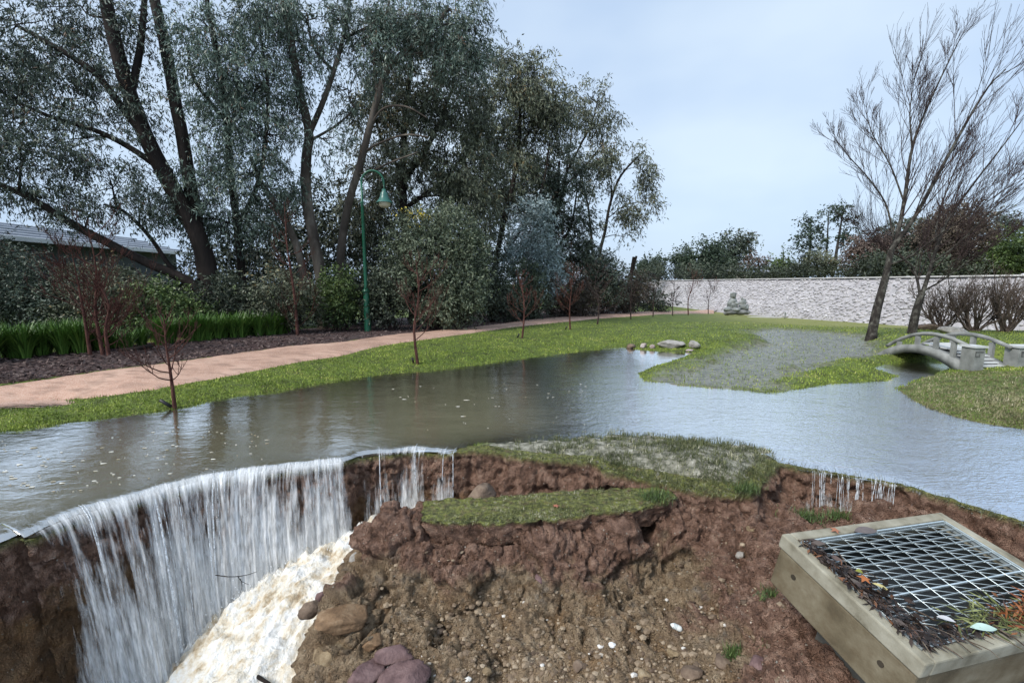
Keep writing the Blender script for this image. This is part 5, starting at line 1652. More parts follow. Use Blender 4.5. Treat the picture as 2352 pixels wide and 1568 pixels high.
# ================================================================== LAMP POST
def lamp_post():
    b = on_ground(845, 763)
    x, y, z = b
    t = thing('lamp_post', b, 'dark green gooseneck lamp post standing in the mulch', 'lamp post')
    G = Mat('lamp_green', 0.35, 0.5)
    G.set('Base Color', G.ramp(G.noise(3, 4), [(0.3, (.006, .075, .038)), (0.7, (.012, .11, .060))]))
    G = G.m
    s = 1.0
    zt = at_y(830, 420, y)[2]
    zc = at_y(840, 668, y)[2]
    part('base_column', MB().lathe((x, y, 0), [(.0, z - .1), (.105, z - .1), (.098, z + .05), (.082, zc - .10), (.080, zc - .04)], 14), G, t)
    part('collar', MB().lathe((x, y, 0), [(.080, zc - .045), (.118, zc - .035), (.118, zc + .005), (.085, zc + .035), (.060, zc + .07), (.050, zc + .075)], 14), G, t)
    part('pole', MB().lathe((x, y, 0), [(.050, zc + .07), (.040, zt - .6), (.055, zt - .58), (.055, zt - .54), (.034, zt - .5), (.032, zt + .02), (.0, zt + .03)], 12), G, t)
    ra = 0.33
    pts = [(x, y, zt - .35), (x, y, zt)] + [(x + ra - ra * math.cos(a), y, zt + ra * 1.05 * math.sin(a)) for a in np.linspace(0.15, math.pi, 14)] + [(x + 2 * ra, y, zt - .22)]
    part('gooseneck', MB().tube(pts, 0.030, 8), G, t)
    hx, hz = x + 2 * ra, zt - .20
    part('shade', MB().lathe((hx, y, 0), [(.0, hz + .03), (.055, hz + .02), (.065, hz - .05), (.105, hz - .10), (.110, hz - .16), (.150, hz - .26), (.235, hz - .36), (.245, hz - .375), (.225, hz - .37), (.140, hz - .27)], 20), simple_mat('lamp_shade_green', (.03, .12, .095), (.05, .16, .13), 3, 0.35, 0.5, 0), t)
    part('lens', MB().lathe((hx, y, 0), [(.175, hz - .36), (.165, hz - .44), (.12, hz - .50), (.0, hz - .52)], 16), simple_mat('lamp_lens', (.45, .42, .28), (.55, .5, .36), 3, 0.2, 0.5, 0), t)
lamp_post()

# ================================================================== FOOTBRIDGE
def footbridge():
    xa, xb = 8.43, 9.22
    M_C = Mat('bridge_concrete', 0.8, 0.25)
    M_C.set('Base Color', M_C.ramp(M_C.noise(5, 6), [(0.3, (.16, .165, .155)), (0.55, (.27, .275, .26)), (0.75, (.38, .385, .365))]))
    M_C.set('Normal', M_C.bump(M_C.noise(60, 4), 0.3, 0.01))
    M_C = M_C.m
    M_S = simple_mat('bridge_step', (.50, .51, .50), (.62, .63, .62), 4, 0.7, 0.3, 0.2)
    t = thing('footbridge', (8.8, 9.0, 0.0), 'small arched concrete footbridge with curved handrails over the flooded channel', 'bridge')
    ys = np.array([10.05, 9.8, 9.5, 9.2, 8.9, 8.6, 8.3, 8.05, 7.82])
    topz = np.array([-.02, .17, .33, .415, .435, .405, .325, .215, .10])
    soff = np.array([-.30, -.02, .155, .25, .275, .235, .13, -.02, -.16])
    yy = np.linspace(10.05, 7.82, 40)
    tz, sz = np.interp(yy, ys[::-1], topz[::-1]), np.interp(yy, ys[::-1], soff[::-1])
    k = np.ones(5) / 5
    tz = np.convolve(np.pad(tz, 2, 'edge'), k, 'valid'); sz = np.convolve(np.pad(sz, 2, 'edge'), k, 'valid')
    def beam(x0, x1, up, lo):
        V = np.concatenate([np.stack([np.full(40, x), yy, z], 1) for x, z in ((x0, lo), (x0, up), (x1, up), (x1, lo))])
        F = [tuple(f) for f in grid_faces(4, 40)] + [tuple((3 * 40 + i, 3 * 40 + i + 1, i + 1, i)) for i in range(39)]
        return MB().add(V, F)
    part('arch', beam(xa - .02, xa + .12, tz, sz), M_C, t)
    part('arch', beam(xb - .12, xb + .02, tz, sz), M_C, t)
    part('deck', beam(xa + .12, xb - .12, tz - .03, sz + .05), M_C, t)
    # steps down to the near bank
    for i in range(7):
        y0 = 8.42 - 0.085 * i
        z0 = .42 - 0.050 * i
        part('step', MB().box(((xa + xb) / 2 + .03, y0, z0), (xb - xa - .26, 0.105, 0.030)), M_S, t, False)
    for i in range(4):
        y0 = 8.55 + 0.12 * i
        part('step', MB().box(((xa + xb) / 2, y0, .425 + .012 * i), (xb - xa - .26, 0.12, 0.03)), M_S, t, False)
    # handrails
    for x in (xa + .03, xb - .03):
        pts = spline([(x, 9.72, .30), (x, 9.45, .47), (x, 9.1, .62), (x, 8.75, .685), (x, 8.4, .66), (x, 8.1, .58), (x, 7.92, .515)], 24)
        part('handrail', MB().tube(pts, 0.038, 8), M_C, t)
        for y0, z1 in ((9.42, .46), (9.0, .63), (8.6, .66), (8.25, .60)):
            zb = np.interp(y0, yy[::-1], tz[::-1])
            part('baluster', MB().box((x, y0, (zb + z1) / 2 - .02), (.055, .075, z1 - zb)), M_C, t, False)
    # end blocks with a recessed key pattern
    for x0, w in ((xa + .07, .19), (xb + .27, .55)):
        o = part('end_block', MB().box((x0, 7.93, .235), (w, .24, .60)), M_C, t, False)
        part('block_cap', MB().box((x0, 7.93, .550), (w + .05, .29, .035)), M_S, o, False)
        km = simple_mat('key_pattern', (.10, .10, .095), (.14, .14, .13), 6, 0.8, 0.2, 0)
        fy = 7.93 - .122
        for cx, cz, sx, sz_ in ((-.05, .46, .16, .018), (-.12, .415, .018, .09), (-.05, .375, .10, .018), (-.005, .40, .018, .05), (.075, .46, .06, .018)):
            part('key_bar', MB().box((x0 + cx * w / .30, fy, cz), (sx * w / .30, .012, sz_)), km, o, False)
    part('landing', MB().box((9.15, 7.72, -.02), (1.55, .34, .20)), M_C, t, False)
    part('landing_top', MB().box((9.15, 7.72, .092), (1.5, .30, .02)), M_S, t, False)
    part('abutment', MB().box((8.82, 10.15, -.12), (.95, .30, .30)), M_C, t, False)
footbridge()

# ================================================================== STATUE
def statue():
    b = on_ground(1693, 722)
    px = b[1] / F_PX * 1.05
    W = lambda u, v, dy=0.0: at_y(u, v, b[1] + dy)
    t = thing('statue', b, 'grey green stone statue of a seated figure with smaller companion on a rock plinth', 'statue')
    M_ST = Mat('statue_stone', 0.8, 0.25)
    M_ST.set('Base Color', M_ST.ramp(M_ST.noise(2.5, 5), [(0.3, (.10, .11, .105)), (0.6, (.32, .335, .325)), (0.8, (.52, .53, .52))]))
    M_ST.set('Normal', M_ST.bump(M_ST.noise(20, 4), 0.5, 0.03))
    def blobs(lst, voxel):
        mb = MB()
        for u, v, ru, rv, dy in lst:
            c = W(u, v, dy)
            V, F = ball(14, 10)
            mb.add(V * np.array([ru, (ru + rv) / 2, rv]) * px + c, F)
        V, F = mb.arrays()
        me = raw_mesh('tmp', V, F)
        o = bpy.data.objects.new('tmp', me)
        COL.objects.link(o)
        md = o.modifiers.new('r', 'REMESH')
        md.mode = 'VOXEL'
        md.voxel_size = voxel
        dg = bpy.context.evaluated_depsgraph_get()
        m2 = bpy.data.meshes.new_from_object(o.evaluated_get(dg))
        bpy.data.objects.remove(o)
        m2.transform(__import__('mathutils').Matrix.Translation(-Vector(b)))
        m2.materials.clear()
        return m2
    fig = blobs([(1682, 702, 11, 9, 0), (1683, 692, 9, 8, 0), (1684, 686, 6, 5, 0), (1685, 679, 5.5, 6, -.15), (1685, 674, 7, 2.6, -.15), (1672, 710, 8, 5, -.2), (1690, 711, 10, 4.5, -.3), (1675, 698, 4, 8, -.1), (1692, 697, 6, 3, -.25), (1680, 678, 3, 6, .1), (1668, 712, 6, 4, 0)], 0.035)
    link('seated_figure', fig, M_ST.m, t)
    comp = blobs([(1706, 704, 9, 7, -.05), (1706, 695, 8, 6, 0), (1708, 690, 5, 4, 0), (1705, 688, 3.2, 3.0, -.05), (1704, 685, 2.6, 2.4, -.05), (1712, 708, 7, 5, -.1), (1717, 704, 2.0, 6, .05), (1697, 708, 6, 4, -.2)], 0.035)
    link('smaller_figure', comp, M_ST.m, t)
    pl = blobs([(1680, 717, 15, 6, -.1), (1700, 717, 16, 6.5, -.1), (1714, 717, 9, 5.5, 0), (1670, 719, 8, 5, 0), (1692, 714, 22, 4, 0)], 0.05)
    link('plinth', pl, simple_mat('plinth_rock', (.13, .135, .13), (.30, .30, .29), 2.0, 0.85, 0.2, 0.6, 8, 0.05), t)

def ball(nu=12, nv=8):
    V = [(0, 0, 1)]
    for j in range(1, nv):
        p = math.pi * j / nv
        for i in range(nu):
            a = 2 * math.pi * i / nu
            V.append((math.sin(p) * math.cos(a), math.sin(p) * math.sin(a), math.cos(p)))
    V.append((0, 0, -1))
    F = [(0, 1 + i, 1 + (i + 1) % nu) for i in range(nu)]
    for j in range(nv - 2):
        for i in range(nu):
            a, b_ = 1 + j * nu + i, 1 + j * nu + (i + 1) % nu
            F.append((a, a + nu, b_ + nu, b_))
    e = len(V) - 1
    F += [(e, e - nu + (i + 1) % nu, e - nu + i) for i in range(nu)]
    return np.array(V, float), F
statue()
p = on_ground(1755, 726)
o = obj('paving_slab', MB().box((p[0], p[1], p[2] + .03), (2.4, .7, .09)).arrays()[0], np.array(MB().box((0, 0, 0), (1, 1, 1)).F), simple_mat('slab_pale', (.42, .40, .36), (.54, .52, .47), 3, 0.8, 0.2, 0.2), None, False)
tag(o, 'pale flat paving slab on the lawn beside the statue', 'slab')
p = on_ground(1803, 728)
m = MB().tube([p - [0, 0, .1], p + [0, 0, .55]], .03, 8)
o = obj('marker_post', *m.arrays(), simple_mat('post_green', (.05, .08, .05), (.08, .11, .07), 4), None); tag(o, 'short thin marker post standing alone on the lawn', 'post')

# ================================================================== TILTED GRATE PIT
def cam_to_world(c):
    return np.array([c[0], c[1] * math.sin(PITCH) - c[2] * math.cos(PITCH), c[1] * math.cos(PITCH) + c[2] * math.sin(PITCH)])
def grate_pit():
    S = 1.2
    A = cam_to_world(2.02 * S * np.array([.619, -.441, -1])) + np.array([0, 0, EYE])
    e1 = cam_to_world(np.array([.9717, .009, -.236]))
    e2 = -cam_to_world(np.array([-.2256, .3177, -.9208]))
    e1 /= np.linalg.norm(e1)
    e2 -= e1 * (e1 @ e2); e2 /= np.linalg.norm(e2)
    dn = np.cross(e1, e2)
    if dn[2] > 0: dn = -dn
    LA, LB, HT, W = 1.2, 0.73, 0.33, 0.055
    X = lambda a, b, c: A + e1 * a + e2 * b + dn * c
    def bx(a0, a1, b0, b1, c0, c1, ch=0.0):
        V = np.array([X(a, b, c) for c in (c0, c1) for b in (b0, b1) for a in (a0, a1)])
        return MB().add(V, [(0, 1, 3, 2), (4, 6, 7, 5), (0, 4, 5, 1), (1, 5, 7, 3), (3, 7, 6, 2), (2, 6, 4, 0)])
    M_C = Mat('pit_concrete', 0.75, 0.3)
    n = M_C.noise(4.5, 7, 0.6)
    c = M_C.ramp(n, [(0.28, (.075, .058, .034)), (0.45, (.155, .125, .077)), (0.6, (.225, .192, .128)), (0.75, (.31, .28, .205))])
    c = M_C.mix(M_C.ramp(M_C.noise(14, 5), [(0.5, 0), (0.75, .6)]), c, (.13, .095, .055))
    M_C.set('Base Color', c)
    M_C.set('Normal', M_C.bump(M_C.noise(90, 4), 0.35, 0.008))
    M_T = Mat('pit_rim_concrete', 0.75, 0.3)
    M_T.set('Base Color', M_T.ramp(M_T.noise(7, 6), [(0.28, (.12, .105, .068)), (0.45, (.265, .243, .18)), (0.6, (.36, .338, .262)), (0.78, (.46, .44, .36))]))
    M_T.set('Normal', M_T.bump(M_T.noise(110, 4), 0.3, 0.006))
    M_C, M_T = M_C.m, M_T.m
    base = X(LA / 2, LB / 2, 1.1)
    t = thing('grate_pit', base, 'tilted concrete drain pit with galvanised grate, undermined by the washout', 'drain pit')
    gr = 0.082
    def beveled(mb, name, mat, w=0.008, par=None):
        o = part(name, mb, mat, par or t, False)
        m = o.modifiers.new('edge', 'BEVEL')
        m.width = w
        m.segments = 2
        return o
    # rim ring and body ring, four walls each, butted end to end
    for (a0, a1, b0, b1) in ((0, W, 0, LB), (LA - W, LA, 0, LB), (W, LA - W, 0, W), (W, LA - W, LB - W, LB)):
        beveled(bx(a0, a1, b0, b1, 0, gr), 'rim', M_T)
    d = 0.010
    for (a0, a1, b0, b1) in ((d, W + .03, d, LB - d), (LA - W - .03, LA - d, d, LB - d), (W + .03, LA - W - .03, d, W + .03), (W + .03, LA - W - .03, LB - W - .03, LB - d)):
        beveled(bx(a0, a1, b0, b1, gr + .006, HT), 'pit_wall', M_C)
    part('shadow_joint', bx(.02, LA - .02, .02, .05, gr - .002, gr + .01), M_C, t, False)
    # lifting hole recesses on the visible side
    dk = simple_mat('hole_dark', (.05, .042, .03), (.075, .06, .045), 8, 0.9, 0.1, 0)
    for b_ in (0.13, 0.60):
        mb = MB()
        cc = X(d - .002, b_, .175)
        ring = [cc + e2 * .014 * math.cos(q) + dn * .014 * math.sin(q) for q in np.linspace(0, 6.28, 13)[:-1]]
        V = np.array(ring + [p_ - e1 * .004 for p_ in ring] + [cc - e1 * .004])
        mb.add(V, [(i, (i + 1) % 12, 12 + (i + 1) % 12, 12 + i) for i in range(12)]).add(V, [(12 + i, 12 + (i + 1) % 12, 24) for i in range(12)])
        part('lifting_hole', mb, dk, t, False)
    # narrower shaft below and an added near-black slab standing in for its shaded depth
    M_SH = simple_mat('shaft_concrete', (.07, .068, .058), (.135, .13, .112), 5, 0.8, 0.3, 0.3, 60)
    sa0, sa1, sb0, sb1 = .22, LA - .15, .20, LB - .03
    for q in ((sa0, sa0 + .06, sb0, sb1), (sa1 - .06, sa1, sb0, sb1), (sa0 + .06, sa1 - .06, sb0, sb0 + .06), (sa0 + .06, sa1 - .06, sb1 - .06, sb1)):
        part('shaft_wall', bx(*q, HT + .004, 1.45), M_SH, t, False)
    for q in ((.10, sa0 + .03, .10, LB - .10), (sa1 - .03, LA - .10, .10, LB - .10), (sa0 + .03, sa1 - .03, .10, sb0 + .03)):
        part('base_ledge', bx(*q, HT - .05, HT - .002), M_SH, t, False)
    part('depth_shade_slab', bx(.098, LA - .098, .098, LB - .098, .20, .22), simple_mat('depth_shade', (.012, .014, .014), (.02, .022, .022), 5, 0.6, 0.3, 0), t, False)
    M_SHADE = simple_mat('pit_shade', (.014, .017, .017), (.026, .03, .03), 6, 0.5, 0.3, 0)  # shade inside the pit put into near-black boxes lining the walls
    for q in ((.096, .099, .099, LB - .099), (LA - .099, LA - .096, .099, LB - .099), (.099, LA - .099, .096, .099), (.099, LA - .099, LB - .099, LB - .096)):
        part('shade_lining', bx(*q, .045, .20), M_SHADE, t, False)
    # galvanised grate
    G = Mat('galvanised_steel', 0.35, 0.5)
    G.set('Base Color', G.ramp(G.noise(30, 4), [(0.3, (.50, .57, .57)), (0.7, (.72, .79, .79))]))
    G.set('Metallic', 0.55)
    G = G.m
    ge = _bases[t.name]
    a0, a1, b0, b1 = W + .015, LA - W - .012, W + .012, LB - W - .012
    grate = bpy.data.objects.new('grate', None)
    COL.objects.link(grate)
    grate.parent = t
    _bases[grate.name] = ge
    nb = 14
    bs = np.linspace(b0 + .01, b1 - .01, nb)
    na = 9
    as_ = np.linspace(a0 + .01, a1 - .01, na)
    for j, b_ in enumerate(bs):
        w = 0.0026 if j != 8 else 0.007
        part('bearing_bar', bx(a0, a1, b_ - w / 2, b_ + w / 2, .012, .022), G, grate, False)
    for a_ in as_:
        part('cross_rod', MB().tube([X(a_, b0, .011), X(a_, b1, .011)], .0023, 6), G, grate)
    cell = bs[1] - bs[0]
    ca = as_[1] - as_[0]
    for j in range(nb - 1):
        mb = MB()
        for i in range(na - 1):
            p0, p1 = X(as_[i], bs[j], .020), X(as_[i + 1], bs[j + 1], .020)
            mb.tube([p0, p1], .0019, 4)
        part('lacing_bar', mb, G, grate)['kind'] = 'stuff'
    for (q0, q1, r0, r1) in ((a0 - .008, a0, b0, b1), (a1, a1 + .008, b0, b1), (a0, a1, b0 - .008, b0), (a0, a1, b1, b1 + .008)):
        part('edge_angle', bx(q0, q1, r0, r1, .006, .04), G, grate, False)
    # ---- debris washed onto the rim
    r = np.random.default_rng(140)
    n = 1150
    # wedge along the near-left edge, thicker in the middle, and along the front
    side = r.random(n) < 0.72
    bb = np.where(side, r.beta(1.6, 1.3, n) * (LB - .12) + .06, LB - .06 - np.abs(r.normal(0, .045, n)))
    wid = np.interp(bb, [0.05, .2, .35, .5, .65, .73], [.03, .05, .10, .15, .12, .10])
    aa = np.where(side, .045 + np.abs(r.normal(0, .55, n)) * wid, r.uniform(.06, .75, n))
    hh = r.random(n) * np.where(side, .035, .02) * (1 - np.clip((aa - .05) / .3, 0, 1))
    P = A[None] + e1 * aa[:, None] + e2 * bb[:, None] - dn * (0.004 + hh)[:, None]
    rd = r.normal(size=(n, 2))
    D = unit(e1 * rd[:, :1] + e2 * (rd[:, 1:] + .8) - dn * r.normal(0, .25, (n, 1)))
    L = r.gamma(3, 0.0075, n) + .010
    V, F = leaf_quads(P, D, L, L * r.uniform(.12, .55, n), r)
    o = obj('leaf_litter', V, F, leaf_mat('wet_litter', (.012, .009, .008), (.040, .029, .025), (.10, .075, .066), 0.45, (.22, .10, .05), 0.965), None, False, {'tone': np.repeat(r.random(n), 4)})
    tag(o, 'dark wet leaves and twigs heaped on the rim of the drain pit', 'leaf litter', kind='stuff')
    tw = Twigs()
    for k in range(46):
        b_ = r.uniform(.05, LB - .03); a_ = r.uniform(.04, .20) if r.random() < .6 else r.uniform(.1, .9)
        if a_ > .22: b_ = LB - r.uniform(.03, .12)
        p0 = X(a_, b_, -.006 - r.random() * .02)
        dr = e2 * r.uniform(.4, 1) + e1 * r.normal(0, .35) - dn * r.normal(0, .12)
        ln = r.uniform(.05, .17)
        tw.tube(spline([p0, p0 + dr * ln * .5 + r.normal(size=3) * .008, p0 + dr * ln], 5), np.linspace(.0035, .0015, 5) * r.uniform(.6, 1.5), 5)
    o = obj('twig_litter', *tw.arrays(), bark_mat('litter_twig', (.05, .035, .025), (.13, .095, .07), (.26, .21, .16), 20, 1), None)
    tag(o, 'thin broken twigs caught in the leaf litter on the pit', 'twigs', kind='stuff')
    # red-brown clump of needles at the front edge
    n = 420
    P = X(.78, LB - .06, -.015)[None] + e1 * r.normal(0, .085, (n, 1)) + e2 * r.normal(0, .035, (n, 1)) - dn * np.abs(r.normal(0, .02, (n, 1)))
    D = unit(e1 * r.normal(size=(n, 1)) + e2 * r.normal(size=(n, 1)) - dn * r.normal(0, .35, (n, 1)))
    L = r.uniform(.03, .08, n)
    V, F = leaf_quads(P, D, L, L * .16, r)
    o = obj('needle_clump', V, F, leaf_mat('rusty_needles', (.05, .018, .008), (.20, .060, .020), (.34, .13, .05), 0.6), None, False, {'tone': np.repeat(r.random(n), 4)})
    tag(o, 'rusty red clump of dead needles at the front of the grate', 'debris', kind='stuff')
    n = 160
    P = X(.55, LB - .10, -.012)[None] + e1 * r.normal(0, .11, (n, 1)) + e2 * r.normal(0, .03, (n, 1)) - dn * np.abs(r.normal(0, .012, (n, 1)))
    D = unit(e1 * r.normal(size=(n, 1)) + e2 * r.normal(size=(n, 1)) * .7 - dn * r.normal(0, .2, (n, 1)))
    L = r.uniform(.05, .13, n)
    V, F = leaf_quads(P, D, L, L * .07, r)
    o = obj('grass_clippings', V, F, leaf_mat('clippings', (.06, .07, .02), (.14, .16, .05), (.28, .30, .12), 0.6), None, False, {'tone': np.repeat(r.random(n), 4)})
    tag(o, 'green grass stalks washed onto the front of the grate', 'grass stalks', kind='stuff')
    def leaf(name, a_, b_, ln, wd, ang, col, label, h=.02, pts=0):
        c0 = X(a_, b_, -h)
        dx = e1 * math.cos(ang) + e2 * math.sin(ang)
        dy = -e1 * math.sin(ang) + e2 * math.cos(ang)
        if pts:
            k = 2 * pts
            ring = [c0 + (dx * math.cos(q) + dy * math.sin(q)) * (ln if i % 2 == 0 else ln * .45) - dn * (.006 * (i % 2)) for i, q in enumerate(np.linspace(0, 6.28, k + 1)[:-1])]
            V = np.array([c0 - dn * .004] + ring)
            F = [(0, 1 + i, 1 + (i + 1) % k) for i in range(k)]
        else:
            tt = np.linspace(0, 1, 8)
            ww = np.sin(tt * math.pi) ** .8 * wd
            V = np.concatenate([[c0 + dx * ln * (f - .5) + dy * w_ * s - dn * (.008 * math.sin(f * 3) + .004 * abs(s))] for f, w_ in zip(tt, ww) for s in (-1, 0, 1)])
            F = [(3 * i + j, 3 * i + j + 1, 3 * i + j + 4, 3 * i + j + 3) for i in range(7) for j in range(2)]
        o = obj(name, V, F, simple_mat('leaf_' + name + str(int(ln * 1e4)), tuple(.8 * q for q in col), col, 30, 0.5, 0.4, 0), None)
        tag(o, label, 'leaf')
    leaf('fallen_leaf', .33, .035, .030, .02, 0.5, (.42, .17, .09), 'small orange leaf on the back rim of the drain pit', .008, 5)
    leaf('fallen_leaf', .11, .37, .032, .02, 1.5, (.42, .14, .04), 'orange leaf on the dark litter halfway along the pit rim', .045, 5)
    leaf('fallen_leaf', .12, .335, .03, .014, .8, (.24, .25, .04), 'mossy yellow green leaf touching the orange one', .048)
    leaf('fallen_leaf', .14, .425, .065, .012, 1.0, (.52, .45, .20), 'narrow yellow leaf on the litter wedge', .045)
    leaf('fallen_leaf', .42, .665, .12, .020, .25, (.52, .68, .60), 'pale mint green leaf at the front corner of the grate', .022)
    leaf('fallen_leaf', .30, .60, .07, .014, .6, (.55, .55, .55), 'silvery leaf in the dark litter near the front corner', .02)
    leaf('fallen_leaf', .50, .075, .15, .028, .1, (.16, .13, .12), 'long curled brown leaf lying on the back of the grate', .012)
    return X, e1, e2, dn
PIT_X, PE1, PE2, PDN = grate_pit()

# ================================================================== ROCKS
def rock_arrays(size, seed, nu=36, nv=22, planes=12, rough=0.11):
    r = np.random.default_rng(seed)
    V, F = ball(nu, nv)
    n = unit(r.normal(size=(planes, 3)))
    d = r.uniform(0.55, 0.85, planes) if planes < 20 else r.uniform(0.62, 0.72, planes)
    k = np.ones(len(V))
    for a, b_ in zip(n, d):
        q = V @ a
        k = np.minimum(k, np.where(q > 1e-3, b_ / np.maximum(q, 1e-3), 9))
    V = V * np.minimum(k, 1.0)[:, None]
    V = V * (1 + rough * fbm(V + seed, 0.35, 4)[:, None] + 0.4 * rough * fbm(V + seed, 0.1, 3)[:, None])
    return V * np.array(size), F

def rock_mat(name, c1, c2, c3, scale=9):
    M = Mat(name, 0.75, 0.35)
    p = M.pos((1, 1, 1))
    M.set('Base Color', M.ramp(M.noise(scale, 7, 0.65), [(0.3, c1), (0.5, c2), (0.7, c3)]))
    M.set('Normal', M.bump(M.noise(scale * 4, 6, 0.65), 0.7, 0.02))
    return M.m
RK = {'tan': rock_mat('rock_tan', (.11, .075, .042), (.26, .19, .11), (.46, .37, .245), 14),
      'purple': rock_mat('rock_purple', (.08, .045, .045), (.17, .105, .10), (.25, .165, .155), 10),
      'grey': rock_mat('rock_grey', (.16, .15, .13), (.33, .31, .28), (.48, .46, .42), 8),
      'pink': rock_mat('rock_pinkish', (.22, .16, .14), (.42, .34, .31), (.62, .56, .53), 8),
      'brown': rock_mat('rock_brown', (.07, .048, .035), (.17, .12, .085), (.28, .21, .15), 9),
      'orange': rock_mat('rock_orange', (.10, .06, .032), (.23, .14, .075), (.36, .25, .15), 10)}

def rock(label, c, size, key, seed, rot=0.0, tilt=0.0, group=None, name='rock', cat='rock', planes=11):
    V, F = rock_arrays(size, seed, planes=planes)
    ct, st = math.cos(tilt), math.sin(tilt)
    V = np.stack([V[:, 0] * ct + V[:, 2] * st, V[:, 1], -V[:, 0] * st + V[:, 2] * ct], 1)
    cr, sr = math.cos(rot), math.sin(rot)
    V = np.stack([V[:, 0] * cr - V[:, 1] * sr, V[:, 0] * sr + V[:, 1] * cr, V[:, 2]], 1)
    me = raw_mesh(name, V, F)
    o = link(name, me, RK[key], None, True)
    o.location = tuple(float(q) for q in c)
    tag(o, label, cat, group)
    return o

# stones in the washout
rock('jutting tan and orange ledge stone beside the churned stream', on_mound(805, 1405) + [-.02, -.06, .0], (.25, .16, .062), 'orange', 201, 0.25, 0.20, planes=16)
rock('square pale tan block at the edge of the churned stream', at_y(765, 1508, 2.66), (.17, .13, .11), 'tan', 202, 0.1, 0.0, planes=26)
rock('large purple boulder cut off by the bottom of the picture', on_mound(930, 1560) + [0, -.02, .01], (.17, .13, .11), 'purple', 203, 0.4)
rock('purple stone between the tan block and the large purple boulder', on_mound(845, 1545) + [0, -.02, .01], (.13, .10, .08), 'purple', 204, 0.9)
rock('small purple stone above the large purple boulder', on_mound(905, 1505) + [0, -.02, .01], (.14, .09, .075), 'purple', 205, 0.2)
rock('small ochre stone next to the tan block', on_mound(862, 1472) + [0, -.02, .01], (.08, .06, .05), 'orange', 206, 0.5)
rock('dark wedge of rock poking through the churned stream', at_y(742, 1368, 3.12), (.06, .05, .055), 'purple', 207, 0.2)
rock('rounded brown rock washed over by the churned stream', at_y(715, 1400, 3.00), (.10, .08, .06), 'brown', 208, 0.3)
rock('grey rock where the fall meets the soil mound', at_y(822, 1283, 3.42), (.07, .06, .06), 'grey', 209, 0.3)
rock('grey lump of clay on the shelf behind the turf slab', at_y(1105, 1136, 3.80), (.17, .12, .10), 'brown', 210, 0.3)
for k, (u, v, y, s, key, lab) in enumerate([
    (1590, 1545, 2.42, .075, 'brown', 'broad flat brown stone at the bottom of the soil slope'),
    (1660, 1520, 2.42, .06, 'brown', 'rounded brown stone below the white paper scrap'),
    (1745, 1535, 2.28, .075, 'purple', 'reddish boulder beside the shaft of the drain pit'),
    (1770, 1480, 2.42, .05, 'brown', 'brown stone under the tilted edge of the drain pit'),
    (1550, 1500, 2.56, .05, 'tan', 'tan stone in the hollow below the white bottle'),
    (1700, 1275, 3.02, .05, 'grey', 'pale stone in the wet gully beside the drain pit'),
    (1725, 1215, 3.36, .045, 'tan', 'tan stone at the head of the wet gully'),
    (1330, 1530, 2.55, .05, 'brown', 'brown stone low on the middle of the soil slope'),
    (1120, 1540, 2.55, .045, 'tan', 'tan stone low on the soil slope right of the purple boulders'),
    (1480, 1550, 2.45, .05, 'tan', 'pale stone at the bottom edge left of the flat brown stone'),
    (1010, 1450, 2.80, .04, 'brown', 'brown stone sticking out of the slope above the purple boulders'),
    (1240, 1330, 3.05, .055, 'purple', 'smooth purple clod in the middle of the soil face')]):
    rock(lab, on_mound(u, v) + np.array([0, 0, s * .1]), (s, s * .8, s * .6), key, 220 + k, k * .7)
# pebbles too many to count
r = np.random.default_rng(240)
uu = np.concatenate([r.uniform(880, 1800, 1500), r.uniform(1650, 1800, 200), r.uniform(860, 1800, 330)])
vv = np.concatenate([1568 - np.abs(r.normal(0, 110, 1500)), r.uniform(1200, 1560, 200), 1568 - np.abs(r.normal(0, 130, 330))])
Vs, Fs, tn, n = [], [], [], 0
for q_, (u, v) in enumerate(zip(uu, vv)):
    if v < 1230: continue
    p = on_mound(u, v)
    s = r.gamma(2.0, 0.0035) + 0.003 if q_ < 1700 else r.uniform(.012, .034)
    if q_ >= 1700: p[2] -= s * .25
    Vs.append(variants[r.integers(6)] * np.array([s, s * r.uniform(.6, 1), s * r.uniform(.4, .8)]) + p)
    Fs.append(ICO_F + n); n += 12
    tn.append(np.full(12, r.random() * (1 if q_ < 1700 else .8)))
o = obj('pebbles', np.concatenate(Vs), np.concatenate(Fs), leaf_mat('pebble', (.09, .06, .04), (.22, .16, .105), (.40, .32, .225), 0.7, (.66, .63, .58), 0.975), None, False, {'tone': np.concatenate(tn)})
tag(o, 'small pebbles and crumbs of soil on the washed out slope', 'pebbles', kind='stuff')

# stones by the pond and elsewhere
def grock(label, u, v, size, key, seed, rot=0, tilt=0, up=0.3, cat='rock'):
    p = on_ground(u, v)
    return rock(label, p + np.array([0, 0, size[2] * up]), size, key, seed, rot, tilt, cat=cat)
grock('large flat topped grey slab of rock at the head of the pond', 1545, 797, (.40, .24, .12), 'grey', 260, 0.05, 0.05, 0.6)
grock('tilted grey slab leaning beside the large flat rock', 1592, 797, (.17, .22, .11), 'grey', 261, 0.1, 0.35, 0.6)
grock('dull grey rock furthest left in the pond-head group', 1452, 799, (.16, .10, .10), 'brown', 262, 0.3)
grock('white round stone in the pond-head group', 1478, 798, (.10, .08, .085), 'pink', 263, 0.3, 0, .5)
grock('pinkish pointed stone right of the white round one', 1497, 799, (.08, .08, .07), 'pink', 264, 0.8, 0, .5)
grock('small pale stone in the water under the large flat rock', 1583, 806, (.12, .07, .04), 'pink', 265, 0.2)
grock('pale leaning boulder on the mulch by the path', 1188, 731, (.20, .14, .22), 'pink', 266, 0.4, 0.6, .5)
grock('small white stone standing on the mulch right of the boulder', 1240, 722, (.05, .05, .12), 'grey', 267, 0, 0, .8)
